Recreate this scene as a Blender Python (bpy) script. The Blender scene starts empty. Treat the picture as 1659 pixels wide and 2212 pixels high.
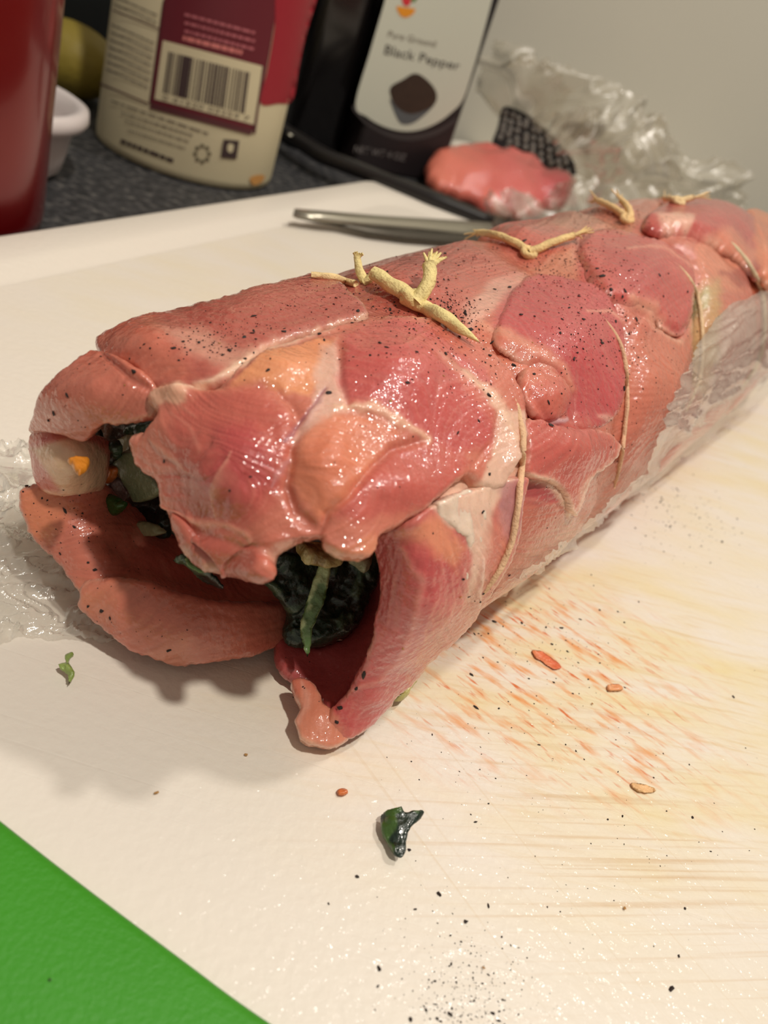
import bpy, bmesh, math, random
import numpy as np
from mathutils import Vector, Matrix
from mathutils.bvhtree import BVHTree
from mathutils.geometry import delaunay_2d_cdt

# ------------------------------------------------------------------ camera, light, exposure
S = 0.11                      # one working unit = camera height above the board = 0.11 m
W, H = 1659, 2212
CX, CY, F = W/2, H/2, 1850.0
_d = np.array([-240.-CX, 3900.-CY, F]); _up = -_d/np.linalg.norm(_d)
_Y = np.array([0, 0, 1.]) - _up[2]*_up; _Y /= np.linalg.norm(_Y)
RM = np.array([np.cross(_Y, _up), _Y, _up])     # camera (x right, y down, z forward) -> world
rng = np.random.RandomState(7)
random.seed(7)

sc = bpy.context.scene
COL = sc.collection
cam_d = bpy.data.cameras.new('camera')
cam = bpy.data.objects.new('camera', cam_d); COL.objects.link(cam)
M3 = RM @ np.diag([1, -1, -1.])
mw = Matrix([list(M3[0])+[0], list(M3[1])+[0], list(M3[2])+[S], [0, 0, 0, 1]])
cam.matrix_world = mw
cam_d.sensor_fit = 'HORIZONTAL'; cam_d.sensor_width = 36.0
cam_d.lens = F/W*36.0
cam_d.clip_start = 0.01; cam_d.clip_end = 50
cam_d.dof.use_dof = True; cam_d.dof.focus_distance = 1.38*S; cam_d.dof.aperture_fstop = 28.0
sc.camera = cam
world = bpy.data.worlds.new('world'); sc.world = world; world.use_nodes = True
world.node_tree.nodes['Background'].inputs[0].default_value = (1.0, 0.87, 0.74, 1)
world.node_tree.nodes['Background'].inputs[1].default_value = 0.34

def area(name, loc, target, size, power, color):
    l = bpy.data.lights.new(name, 'AREA'); l.shape = 'DISK'; l.size = size; l.energy = power; l.color = color
    o = bpy.data.objects.new(name, l); COL.objects.link(o); o.location = loc
    o.rotation_euler = (Vector(target)-Vector(loc)).to_track_quat('-Z', 'Y').to_euler()
    return o
area('ceiling_lamp', (0.26, -0.16, 1.15), (0, 0.2, 0), 0.06, 10.3, (1.0, 0.93, 0.83))
area('ceiling_lamp_second', (0.50, 0.55, 1.3), (0, 0.3, 0), 0.09, 7.2, (1.0, 0.92, 0.84))
sc.view_settings.view_transform = 'Standard'; sc.view_settings.look = 'None'
sc.view_settings.exposure = -0.30; sc.view_settings.gamma = 1.0
sc.view_settings.use_curve_mapping = False

# ------------------------------------------------------------------ maths helpers
ZC = np.array([0, 0, 1.])
def rays(px, py):
    px = np.asarray(px, float); py = np.asarray(py, float)
    c = np.stack([(px-CX)/F, (py-CY)/F, np.ones_like(px)], -1)
    return c @ RM.T
def at_z(px, py, z=0.):
    r = rays(px, py); t = (z-1)/r[..., 2]
    return ZC + r*t[..., None]
def at_y(px, py, y):
    r = rays(px, py); t = y/r[..., 1]
    return ZC + r*t[..., None]
def proj(P):
    c = (P-ZC) @ RM
    return CX+F*c[..., 0]/c[..., 2], CY+F*c[..., 1]/c[..., 2], c[..., 2]

AX = np.array([.427, .904, 0]); AX /= np.linalg.norm(AX)
NX = np.array([-AX[1], AX[0], 0]); O = np.array([.25, 1.428, 0])

_tabs = {}
def vnoise(P, scale, seed=0):
    """smooth value noise, -1..1"""
    if seed not in _tabs: _tabs[seed] = np.random.RandomState(seed+11).rand(32, 32, 32)*2-1
    T = _tabs[seed]
    Q = np.asarray(P)*scale+100.
    if Q.shape[-1] == 2: Q = np.concatenate([Q, np.zeros(Q.shape[:-1]+(1,))], -1)
    I = np.floor(Q).astype(int); fr = Q-I; fr = fr*fr*(3-2*fr); I &= 31; J = (I+1) & 31
    x, y, z = fr[..., 0], fr[..., 1], fr[..., 2]
    def g(a, b, c): return T[a, b, c]
    x0, y0, z0 = I[..., 0], I[..., 1], I[..., 2]; x1, y1, z1 = J[..., 0], J[..., 1], J[..., 2]
    c00 = g(x0, y0, z0)*(1-x)+g(x1, y0, z0)*x; c10 = g(x0, y1, z0)*(1-x)+g(x1, y1, z0)*x
    c01 = g(x0, y0, z1)*(1-x)+g(x1, y0, z1)*x; c11 = g(x0, y1, z1)*(1-x)+g(x1, y1, z1)*x
    return (c00*(1-y)+c10*y)*(1-z)+(c01*(1-y)+c11*y)*z
def fbm(P, scale, seed=0, n=3):
    return sum(vnoise(P, scale*2**k, seed+k)*.5**k for k in range(n))

def lin(c):
    c = np.asarray(c, float)/255.
    return np.where(c <= .04045, c/12.92, ((c+.055)/1.055)**2.4)

def seg_dist(px, py, pts, taper=None):
    """distance to polyline and parameter 0..1 along it"""
    pts = np.asarray(pts, float); best = np.full(px.shape, 1e9); par = np.zeros(px.shape)
    L = np.r_[0, np.cumsum(np.hypot(*np.diff(pts, axis=0).T))]; L /= max(L[-1], 1e-9)
    for k in range(len(pts)-1):
        a, b = pts[k], pts[k+1]; ab = b-a
        t = np.clip(((px-a[0])*ab[0]+(py-a[1])*ab[1])/max(ab@ab, 1e-9), 0, 1)
        d = np.hypot(px-a[0]-t*ab[0], py-a[1]-t*ab[1]); m = d < best
        best = np.where(m, d, best); par = np.where(m, L[k]+t*(L[k+1]-L[k]), par)
    return best, par
def inside(px, py, poly):
    poly = np.asarray(poly, float); r = np.zeros(px.shape, bool); j = len(poly)-1
    for i in range(len(poly)):
        xi, yi = poly[i]; xj, yj = poly[j]
        if yi != yj:
            r ^= ((yi > py) != (yj > py)) & (px < (xj-xi)*(py-yi)/(yj-yi)+xi)
        j = i
    return r
def smooth_closed(pts, step, ragged=0, seed=0, closed=True):
    p = np.asarray(pts, float); n = len(p); out = []
    rngk = range(n) if closed else range(n-1)
    for k in rngk:
        if closed: a, b, c, d = p[(k-1) % n], p[k], p[(k+1) % n], p[(k+2) % n]
        else: a, b, c, d = p[max(k-1, 0)], p[k], p[k+1], p[min(k+2, n-1)]
        m = max(2, int(np.ceil(np.linalg.norm(c-b)/step)))
        for t in np.arange(m)/m:
            out.append(.5*((2*b)+(-a+c)*t+(2*a-5*b+4*c-d)*t*t+(-a+3*b-3*c+d)*t**3))
    if not closed: out.append(p[-1])
    q = np.array(out)
    if ragged:
        tg = np.roll(q, -1, 0)-np.roll(q, 1, 0); tg /= np.linalg.norm(tg, axis=1)[:, None]+1e-9
        nn = np.stack([-tg[:, 1], tg[:, 0]], 1)
        q = q+nn*((vnoise(q, 1/22., seed)+.6*vnoise(q, 1/9., seed+1)+.35*vnoise(q, 1/4., seed+3))*ragged)[:, None]
    return q

class TPS:
    def __init__(s, x, y, v, lam=1e-4):
        s.P = np.stack([x, y], 1)/400.; n = len(x)
        K = s.k(np.linalg.norm(s.P[:, None]-s.P[None], axis=2))+lam*np.eye(n)
        Q = np.c_[np.ones(n), s.P]
        A = np.block([[K, Q], [Q.T, np.zeros((3, 3))]])
        s.w = np.linalg.solve(A, np.r_[v, 0, 0, 0]); s.n = n
    def k(s, r): return np.where(r > 1e-9, r*r*np.log(np.maximum(r, 1e-9)), 0)
    def __call__(s, x, y):
        X = np.stack([x, y], 1)/400.; out = np.empty(len(X))
        for i in range(0, len(X), 6000):
            B = X[i:i+6000]
            out[i:i+6000] = s.k(np.linalg.norm(B[:, None]-s.P[None], axis=2))@s.w[:s.n]+np.c_[np.ones(len(B)), B]@s.w[s.n:]
        return out

# ------------------------------------------------------------------ object helpers
def mesh_from(name, V, Fc, mats, smooth=True, colors=None, fmat=None, origin=None):
    me = bpy.data.meshes.new(name)
    V = np.asarray(V, float)*S
    if origin is not None: V = V-np.asarray(origin)*S
    me.from_pydata(V.tolist(), [], [list(map(int, f)) for f in Fc] if not isinstance(Fc, np.ndarray) else Fc.tolist())
    if smooth: me.polygons.foreach_set('use_smooth', np.ones(len(me.polygons), bool))
    for m in (mats if isinstance(mats, (list, tuple)) else [mats]): me.materials.append(m)
    if fmat is not None: me.polygons.foreach_set('material_index', np.asarray(fmat, np.int32))
    if colors is not None:
        at = me.color_attributes.new('tint', 'FLOAT_COLOR', 'POINT')
        at.data.foreach_set('color', np.c_[colors, np.ones(len(colors))].astype(np.float32).ravel())
    me.update()
    return me
def thing(name, label, cat, loc=(0, 0, 0), group=None):
    o = bpy.data.objects.new(name, None); COL.objects.link(o)
    o.location = tuple(np.asarray(loc, float)*S); o.empty_display_size = .01
    tag(o, label, cat, group); return o
def tag(o, label, cat, group=None):
    o['label'] = label; o['category'] = cat
    if group: o['group'] = group
def obj(name, V, Fc, mat, parent=None, origin=None, label=None, **k):
    if parent is not None and origin is None: origin = world_loc(parent)
    me = mesh_from(name, V, Fc, mat, origin=origin, **k)
    o = bpy.data.objects.new(name, me); COL.objects.link(o)
    if parent is not None: o.parent = parent
    elif origin is not None: o.location = tuple(np.asarray(origin)*S)
    if label: o['label'] = label
    return o
def world_loc(o):
    v = np.zeros(3)
    while o is not None: v = v+np.array(o.location)/S; o = o.parent
    return v

# ------------------------------------------------------------------ materials
def mat(name, col=(200, 200, 200), rough=.5, metal=0, coat=0, spec=.5, alpha=1., bump=0, bscale=50, sss=0, noise=0, nscale=20, vcol=False, coat_rough=.1):
    m = bpy.data.materials.new(name); m.use_nodes = True; nt = m.node_tree; p = nt.nodes['Principled BSDF']
    p.inputs['Roughness'].default_value = rough; p.inputs['Metallic'].default_value = metal
    p.inputs['Coat Weight'].default_value = coat; p.inputs['Coat Roughness'].default_value = coat_rough
    p.inputs['Specular IOR Level'].default_value = spec
    p.inputs['Base Color'].default_value = (*lin(col), 1)
    if sss:
        p.inputs['Subsurface Weight'].default_value = sss; p.inputs['Subsurface Scale'].default_value = .004
        p.inputs['Subsurface Radius'].default_value = (1, .35, .2)
    tc = nt.nodes.new('ShaderNodeTexCoord')
    src = None
    if vcol:
        a = nt.nodes.new('ShaderNodeAttribute'); a.attribute_name = 'tint'; src = a.outputs['Color']
    if noise:
        n = nt.nodes.new('ShaderNodeTexNoise'); n.inputs['Scale'].default_value = nscale/S; n.inputs['Detail'].default_value = 4
        nt.links.new(tc.outputs['Object'], n.inputs['Vector'])
        mr = nt.nodes.new('ShaderNodeMapRange'); mr.inputs['To Min'].default_value = 1-noise; mr.inputs['To Max'].default_value = 1+noise
        nt.links.new(n.outputs[0], mr.inputs[0])
        mx = nt.nodes.new('ShaderNodeVectorMath'); mx.operation = 'SCALE'
        if src is not None: nt.links.new(src, mx.inputs[0])
        else: mx.inputs[0].default_value = tuple(lin(col))
        nt.links.new(mr.outputs[0], mx.inputs['Scale']); src = mx.outputs[0]
    if src is not None: nt.links.new(src, p.inputs['Base Color'])
    if bump:
        b = nt.nodes.new('ShaderNodeBump'); b.inputs['Strength'].default_value = 1; b.inputs['Distance'].default_value = bump*S
        n2 = nt.nodes.new('ShaderNodeTexNoise'); n2.inputs['Scale'].default_value = bscale/S; n2.inputs['Detail'].default_value = 3
        nt.links.new(tc.outputs['Object'], n2.inputs['Vector'])
        nt.links.new(n2.outputs[0], b.inputs['Height']); nt.links.new(b.outputs[0], p.inputs['Normal'])
    return m
M_meat = mat('raw_meat', rough=.45, spec=.35, coat=1.0, coat_rough=.085, bump=.0022, bscale=70, sss=.18, noise=.07, nscale=60, vcol=True)
def wet_sparkle(m, dist, scale):
    nt = m.node_tree; N = nt.nodes.new; L = nt.links.new; p = nt.nodes['Principled BSDF']
    tc = N('ShaderNodeTexCoord'); n = N('ShaderNodeTexNoise'); n.inputs['Scale'].default_value = scale/S; n.inputs['Detail'].default_value = 2
    b = N('ShaderNodeBump'); b.inputs['Distance'].default_value = dist*S; L(tc.outputs['Object'], n.inputs['Vector']); L(n.outputs[0], b.inputs['Height']); L(b.outputs[0], p.inputs['Coat Normal'])
wet_sparkle(M_meat, .0045, 80)
M_twine = mat('twine', rough=.8, bump=.004, bscale=150, vcol=True, noise=.12, nscale=60)
M_flake = mat('pepper_flake', (38, 26, 22), rough=.7, noise=.5, nscale=40)
M_flake2 = mat('pepper_flake_tan', (176, 130, 72), rough=.7, noise=.3, nscale=40)
M_green = mat('cooked_greens', rough=.35, coat=.4, bump=.006, bscale=60, vcol=True, noise=.35, nscale=30)

def film_mat(name, haze, bump, bscale, tint=(235, 228, 214), rough=.12):
    m = bpy.data.materials.new(name); m.use_nodes = True; nt = m.node_tree; nt.nodes.clear(); N = nt.nodes.new
    out = N('ShaderNodeOutputMaterial'); tr = N('ShaderNodeBsdfTransparent'); tr.inputs[0].default_value = (.97, .97, .96, 1)
    gl = N('ShaderNodeBsdfGlossy'); gl.inputs['Roughness'].default_value = rough; gl.inputs[0].default_value = (1, 1, 1, 1)
    df = N('ShaderNodeBsdfTranslucent'); df.inputs[0].default_value = (*lin(tint), 1)
    d2 = N('ShaderNodeBsdfDiffuse'); d2.inputs[0].default_value = (*lin(tint), 1)
    fr = N('ShaderNodeMath'); fr.operation = 'MULTIPLY_ADD'; fr.inputs[1].default_value = .35; fr.inputs[2].default_value = .05; lw = N('ShaderNodeLayerWeight'); lw.inputs[0].default_value = .25
    tc = N('ShaderNodeTexCoord'); n = N('ShaderNodeTexNoise'); n.inputs['Scale'].default_value = bscale/S; n.inputs['Detail'].default_value = 5
    n.inputs['Distortion'].default_value = 1.2
    b = N('ShaderNodeBump'); b.inputs['Distance'].default_value = bump*S; b.inputs['Strength'].default_value = 1
    L = nt.links.new
    L(tc.outputs['Object'], n.inputs['Vector']); L(n.outputs[0], b.inputs['Height'])
    L(b.outputs[0], gl.inputs['Normal']); L(lw.outputs['Fresnel'], fr.inputs[0])
    ms = N('ShaderNodeMixShader'); L(df.outputs[0], ms.inputs[1]); L(d2.outputs[0], ms.inputs[2]); ms.inputs[0].default_value = .6
    m1 = N('ShaderNodeMixShader'); m1.inputs[0].default_value = haze; L(tr.outputs[0], m1.inputs[1]); L(ms.outputs[0], m1.inputs[2])
    m2 = N('ShaderNodeMixShader'); L(fr.outputs[0], m2.inputs[0]); L(m1.outputs[0], m2.inputs[1]); L(gl.outputs[0], m2.inputs[2])
    L(m2.outputs[0], out.inputs[0]); return m
M_film = film_mat('cling_film', .32, .006, 18, tint=(240, 236, 226))
M_film_bg = film_mat('crumpled_film', .34, .010, 5, tint=(206, 196, 172), rough=.28)

# ------------------------------------------------------------------ setting
ZK = -.08                              # counter top below the board
def box_vf(x0, x1, y0, y1, z0, z1):
    V = [(x, y, z) for z in (z0, z1) for y in (y0, y1) for x in (x0, x1)]
    Fc = [(0, 2, 3, 1), (4, 5, 7, 6), (0, 1, 5, 4), (2, 6, 7, 3), (0, 4, 6, 2), (1, 3, 7, 5)]
    return np.array(V, float), Fc
M_wall = mat('wall_paint', (214, 211, 196), rough=.85, noise=.02, nscale=1.5)
V, Fc = box_vf(-14, 14, 6.95, 7.6, -9, 16)
w = obj('wall_back', V, Fc, M_wall, smooth=False); w['kind'] = 'structure'
M_top = bpy.data.materials.new('speckled_counter'); M_top.use_nodes = True
nt = M_top.node_tree; p = nt.nodes['Principled BSDF']; p.inputs['Roughness'].default_value = .55; p.inputs['Specular IOR Level'].default_value = .3
tc = nt.nodes.new('ShaderNodeTexCoord'); n1 = nt.nodes.new('ShaderNodeTexNoise'); n1.inputs['Scale'].default_value = 26/S; n1.inputs['Detail'].default_value = 6
cr = nt.nodes.new('ShaderNodeValToRGB'); nt.links.new(tc.outputs['Object'], n1.inputs['Vector']); nt.links.new(n1.outputs[0], cr.inputs[0]); nt.links.new(cr.outputs[0], p.inputs['Base Color'])
cr.color_ramp.elements[0].position = .38; cr.color_ramp.elements[0].color = (*lin((40, 41, 43)), 1)
cr.color_ramp.elements[1].position = .75; cr.color_ramp.elements[1].color = (*lin((104, 102, 98)), 1)
e = cr.color_ramp.elements.new(.55); e.color = (*lin((60, 60, 62)), 1)
V, Fc = box_vf(-8, 8, -2, 6.949, ZK-.35, ZK)
o = obj('countertop', V, Fc, M_top, smooth=False); tag(o, 'dark grey speckled countertop under the white cutting board', 'countertop')

# ------------------------------------------------------------------ cutting board
BA = at_z(0., 520., 0.); BB = at_z(820., 392., 0.)
e2 = (BB-BA)[:2]; e2 /= np.linalg.norm(e2); e1 = np.array([e2[1], -e2[0]])     # along far, to the right
C0 = BB[:2]
def bw(a, b): return C0+a*e1+b*e2       # a to the right, b negative toward viewer
BLEN, BWID = 4.62, 3.5
def rrect(w, l, r, n=10):
    pts = []
    for cx_, cy_, a0 in ((w-r, -r, 0), (r, -r, 90), (r, -l+r, 180), (w-r, -l+r, 270)):
        for k in range(n+1):
            a = math.radians(a0+90*k/n); pts.append((cx_+r*math.cos(a), cy_+r*math.sin(a)))
    return np.array(pts)
board = thing('cutting_board', 'large white plastic cutting board with green corner under the meat roll', 'cutting board', (*bw(BWID/2, -BLEN/2), ZK))
# slab: rings from outside to inside: outer bottom, outer top rounded, raised rim, inner step
M_board = bpy.data.materials.new('board_plastic'); M_board.use_nodes = True
def board_material(m):
    nt = m.node_tree; p = nt.nodes['Principled BSDF']; L = nt.links.new; N = nt.nodes.new
    p.inputs['Roughness'].default_value = .42; p.inputs['Specular IOR Level'].default_value = .35; p.inputs['Coat Weight'].default_value = .22; p.inputs['Coat Roughness'].default_value = .12
    at = N('ShaderNodeAttribute'); at.attribute_name = 'tint'
    sep = N('ShaderNodeSeparateColor'); L(at.outputs['Color'], sep.inputs[0])
    geo = N('ShaderNodeNewGeometry')
    def streak(ang, sl, sw, lo, hi, detail=3):
        mp = N('ShaderNodeMapping'); mp.vector_type = 'TEXTURE'; mp.inputs['Rotation'].default_value = (0, 0, math.radians(ang)); mp.inputs['Scale'].default_value = (sl*S, sw*S, 1)
        L(geo.outputs['Position'], mp.inputs['Vector'])
        n = N('ShaderNodeTexNoise'); n.inputs['Scale'].default_value = 1; n.inputs['Detail'].default_value = detail; L(mp.outputs[0], n.inputs['Vector'])
        r = N('ShaderNodeMapRange'); r.inputs['From Min'].default_value = lo; r.inputs['From Max'].default_value = hi; L(n.outputs[0], r.inputs[0]); return r.outputs[0]
    def mul(a, b):
        q = N('ShaderNodeMath'); q.operation = 'MULTIPLY'; L(a, q.inputs[0])
        if isinstance(b, float): q.inputs[1].default_value = b
        else: L(b, q.inputs[1])
        return q.outputs[0]
    def mixc(a, f, col):
        q = N('ShaderNodeMix'); q.data_type = 'RGBA'; L(f, q.inputs['Factor'])
        if isinstance(a, tuple): q.inputs['A'].default_value = a
        else: L(a, q.inputs['A'])
        q.inputs['B'].default_value = (*lin(col), 1); return q.outputs['Result']
    c = mixc((*lin((233, 226, 214)), 1), mul(sep.outputs['Green'], streak(14, .3, .12, .35, .72)), (230, 214, 160))
    c = mixc(c, mul(sep.outputs['Green'], streak(12, .16, .014, .54, .85)), (218, 192, 142))
    c = mixc(c, mul(sep.outputs['Red'], streak(-22, .07, .020, .50, .72, 3)), (228, 156, 92))
    c = mixc(c, mul(sep.outputs['Red'], streak(-26, .05, .012, .60, .72, 3)), (214, 112, 54))
    c = mixc(c, mul(sep.outputs['Blue'], streak(22, .6, .010, .54, .8)), (206, 172, 128))
    c = mixc(c, mul(sep.outputs['Blue'], streak(-42, 1.6, .010, .62, .85)), (208, 178, 130))
    L(c, p.inputs['Base Color'])
    b = N('ShaderNodeBump'); b.inputs['Distance'].default_value = .002*S; n = N('ShaderNodeTexNoise'); n.inputs['Scale'].default_value = 60/S; n.inputs['Detail'].default_value = 5
    b.inputs['Strength'].default_value = .8
    L(geo.outputs['Position'], n.inputs['Vector']); L(n.outputs[0], b.inputs['Height'])
    b2 = N('ShaderNodeBump'); b2.inputs['Distance'].default_value = .0005*S; b2.invert = True
    L(streak(4, 1.2, .010, .62, .8), b2.inputs['Height']); L(b.outputs[0], b2.inputs['Normal'])
    L(b2.outputs[0], p.inputs['Normal'])
board_material(M_board); wet_sparkle(M_board, .004, 60)
def board_prof():
    rings = []
    for inset, z in ((.03, ZK), (.0, ZK+.02), (.0, .0), (.012, .02), (.03, .026), (.13, .026), (.165, .022), (.21, .002), (.23, 0.)):
        r = rrect(BWID-2*inset, BLEN-2*inset, .22)+np.array([inset, -inset]); rings.append((r, z))
    return rings
rings = board_prof(); n = len(rings[0][0]); V = []; Fc = []
for r, z in rings:
    for a, b in r: V.append((*bw(a, b), z))
for k in range(len(rings)-1):
    for i in range(n):
        j = (i+1) % n; Fc.append((k*n+i, k*n+j, (k+1)*n+j, (k+1)*n+i))
Fc.append(tuple(range(n))[::-1])
# top surface as a fine grid (attribute carries where juice and cuts discoloured it)
g0 = len(V); NA, NB = 200, 260
aa = np.linspace(.23, BWID-.23, NA); bb = np.linspace(-.23, -BLEN+.23, NB)
A_, B_ = np.meshgrid(aa, bb); G = np.stack([C0[0]+A_*e1[0]+B_*e2[0], C0[1]+A_*e1[1]+B_*e2[1], np.zeros_like(A_)-.0002], -1).reshape(-1, 3)
V = np.vstack([np.array(V), G])
idx = np.arange(NA*NB).reshape(NB, NA)+g0
Fq = np.stack([idx[:-1, :-1], idx[1:, :-1], idx[1:, 1:], idx[:-1, 1:]], -1).reshape(-1, 4)
Fc = Fc+[tuple(q) for q in Fq]
colr = np.zeros((len(V), 3))
gx, gy = V[:, 0], V[:, 1]
def gauss(cx_, cy_, rx, ry, ang=0):
    c, s_ = math.cos(ang), math.sin(ang); dx, dy = gx-cx_, gy-cy_
    return np.exp(-(((dx*c+dy*s_)/rx)**2+((-dx*s_+dy*c)/ry)**2))
p1 = at_z(1180, 1400); p2 = at_z(1350, 1650); p3 = at_z(1000, 1500); p4 = at_z(1500, 1050); p5 = at_z(1300, 1900)
colr[:, 0] = np.clip(-.10+1.35*gauss(p1[0], p1[1], .30, .22, .4)+.7*gauss(p2[0], p2[1], .22, .12, .2)+.6*gauss(p3[0], p3[1], .12, .18), 0, 1)
colr[:, 1] = np.clip(-.12+1.3*gauss(p1[0]+.15, p1[1]-.02, .62, .42, .3)+.8*gauss(p4[0], p4[1]+.5, .9, 1.0)+.12*gauss(p5[0], p5[1], .4, .2)+.35*gauss(-.7, 2.5, .9, 1.1, .3), 0, 1)
colr[:, 2] = np.clip(-.15+.7*gauss(p5[0], p5[1], .42, .26)+.5*gauss(p2[0], p2[1], .5, .4), 0, 1)
o = obj('board_slab', V, Fc, M_board, parent=board, colors=colr)
me = o.data; sm = np.zeros(len(me.polygons), bool); sm[(len(rings)-3)*0:] = True; me.polygons.foreach_set('use_smooth', sm)
# green corner inlay: boundary curve on the board, slightly proud
gpx = smooth_closed([(-220, 1600), (-100, 1693), (0, 1773), (125, 1871), (250, 1966), (400, 2078), (500, 2153), (585, 2212), (760, 2330), (1000, 2470)], 30, closed=False)
gb = at_z(gpx[:, 0], gpx[:, 1], .004)
cn = np.array([*bw(0.0, -BLEN), .004])
M_grip = mat('green_rubber', (58, 146, 26), rough=.55, bump=.0015, bscale=120, noise=.06, nscale=8)
V = []; m_ = len(gb)
gin = gb+(np.array([-.6, -.8, 0])*.012); 
nb = np.array([*bw(0.01, -BLEN+.05), .012])
rowz = [(gb, -.002), (gb, .004), (gb+(np.array([-.5, -.85, 0])*.006), .010), (gb+(np.array([-.5, -.85, 0])*.016), .012)]
V = np.vstack([np.c_[r[:, :2], np.full(m_, z)] for r, z in rowz]+[gb*[1, 1, 0]+np.array([-.45, -.35, .012])*[1, 1, 1]])
V = V.reshape(-1, 3); Fc = []
for k in range(4):
    for i in range(m_-1): Fc.append((k*m_+i, k*m_+i+1, (k+1)*m_+i+1, (k+1)*m_+i))
V = np.vstack([V, V[4*m_:5*m_]*[1, 1, 0]+[0, 0, ZK]])
for i in range(m_-1): Fc.append((4*m_+i, 4*m_+i+1, 5*m_+i+1, 5*m_+i))
obj('corner_grip', V, Fc, M_grip, parent=board, label='bright green rubber corner grip')

# ------------------------------------------------------------------ the roll: guide surface
TAB = np.array([
(-.66, .275, .26, .41, .05), (-.60, .27, .315, .47, .01), (-.45, .262, .335, .51, .0), (-.30, .255, .345, .535, .0),
(-.12, .25, .35, .55, .0), (.10, .25, .355, .57, .0), (.35, .25, .355, .60, .0), (.60, .25, .36, .625, .0),
(.95, .26, .365, .65, .0), (1.3, .27, .37, .66, .0), (1.7, .28, .37, .655, .0), (2.1, .27, .36, .62, .0), (2.32, .27, .32, .56, .03), (2.42, .27, .22, .46, .1)])
def base(u, th):
    n0, rn, zt, zb = [np.interp(u, TAB[:, 0], TAB[:, i]) for i in (1, 2, 3, 4)]
    z0 = (zt+zb)/2; rz = (zt-zb)/2; e = 2.3
    c, s_ = np.cos(th), np.sin(th); r = (np.abs(c)**e+np.abs(s_)**e)**(-1/e)
    return O+u[..., None]*AX+(n0-rn*r*c)[..., None]*NX+(z0+rz*r*s_)[..., None]*np.array([0, 0, 1.])
gu = np.linspace(-.66, 2.42, 200); gt = np.linspace(0, 2*np.pi, 121)[:-1]
GU, GT = np.meshgrid(gu, gt, indexing='ij'); GP = base(GU, GT)
gi = np.arange(200*120).reshape(200, 120)
GF = np.stack([gi[:-1], gi[1:], np.roll(gi, -1, 1)[1:], np.roll(gi, -1, 1)[:-1]], -1).reshape(-1, 4).tolist()
capc = len(GP.reshape(-1, 3)); GV = np.vstack([GP.reshape(-1, 3), (O-.69*AX+.27*NX+[0, 0, .22])[None]])
for j in range(120): GF.append([int(gi[0, j]), int(gi[0, (j+1) % 120]), capc])
guide = BVHTree.FromPolygons([Vector(v) for v in GV], GF)
def cast(tree, px, py):
    r = rays(px, py); out = np.full(len(r), np.nan); Ns = np.zeros((len(r), 3))
    for i, d in enumerate(r):
        L = np.linalg.norm(d); h = tree.ray_cast(Vector((0, 0, 1)), Vector(d/L))
        if h[0] is not None: out[i] = h[3]/L; Ns[i] = h[1]
    return out, Ns

def depth_field(outline, ctrl, auto=True, off=0.0, gap=45):
    xs, ys, ts = [], [], []
    for c in ctrl:
        x, y, (k, v) = c[0], c[1], c[2]; r = rays(x, y)
        if k == 'z': t = (v-1)/r[2]
        elif k == 'y': t = v/r[1]
        elif k == 'u': t = ((O+v*AX-ZC)@AX)/(r@AX)
        elif k == 't': t = v
        elif k == 'b':
            q, _ = cast(guide, [x], [y]); t = q[0]-v
            if np.isnan(t): continue
        xs.append(x); ys.append(y); ts.append(t)
    if auto:
        x0, y0 = outline.min(0); x1, y1 = outline.max(0)
        st = max(14, min(gap*.7, (x1-x0+y1-y0)/24))
        X, Y = np.meshgrid(np.arange(x0, x1+st, st), np.arange(y0, y1+st, st)); X = X.ravel(); Y = Y.ravel()
        m = inside(X, Y, outline); X, Y = X[m], Y[m]
        st2 = max(1, len(outline)//60); X = np.r_[X, outline[::st2, 0]]; Y = np.r_[Y, outline[::st2, 1]]
        if len(xs):
            dm = np.hypot(X[:, None]-np.array(xs)[None], Y[:, None]-np.array(ys)[None]).min(1); X, Y = X[dm > gap], Y[dm > gap]
        if len(X):
            t, nn = cast(guide, X, Y); r = rays(X, Y); fc = -(nn*r).sum(1)/np.linalg.norm(r, axis=1)
            ok = ~np.isnan(t) & (fc > .12)
            t = t-off/np.maximum(fc, .35)
            xs += list(X[ok]); ys += list(Y[ok]); ts += list(t[ok])
    return TPS(np.array(xs, float), np.array(ys, float), 1/np.array(ts, float))

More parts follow.
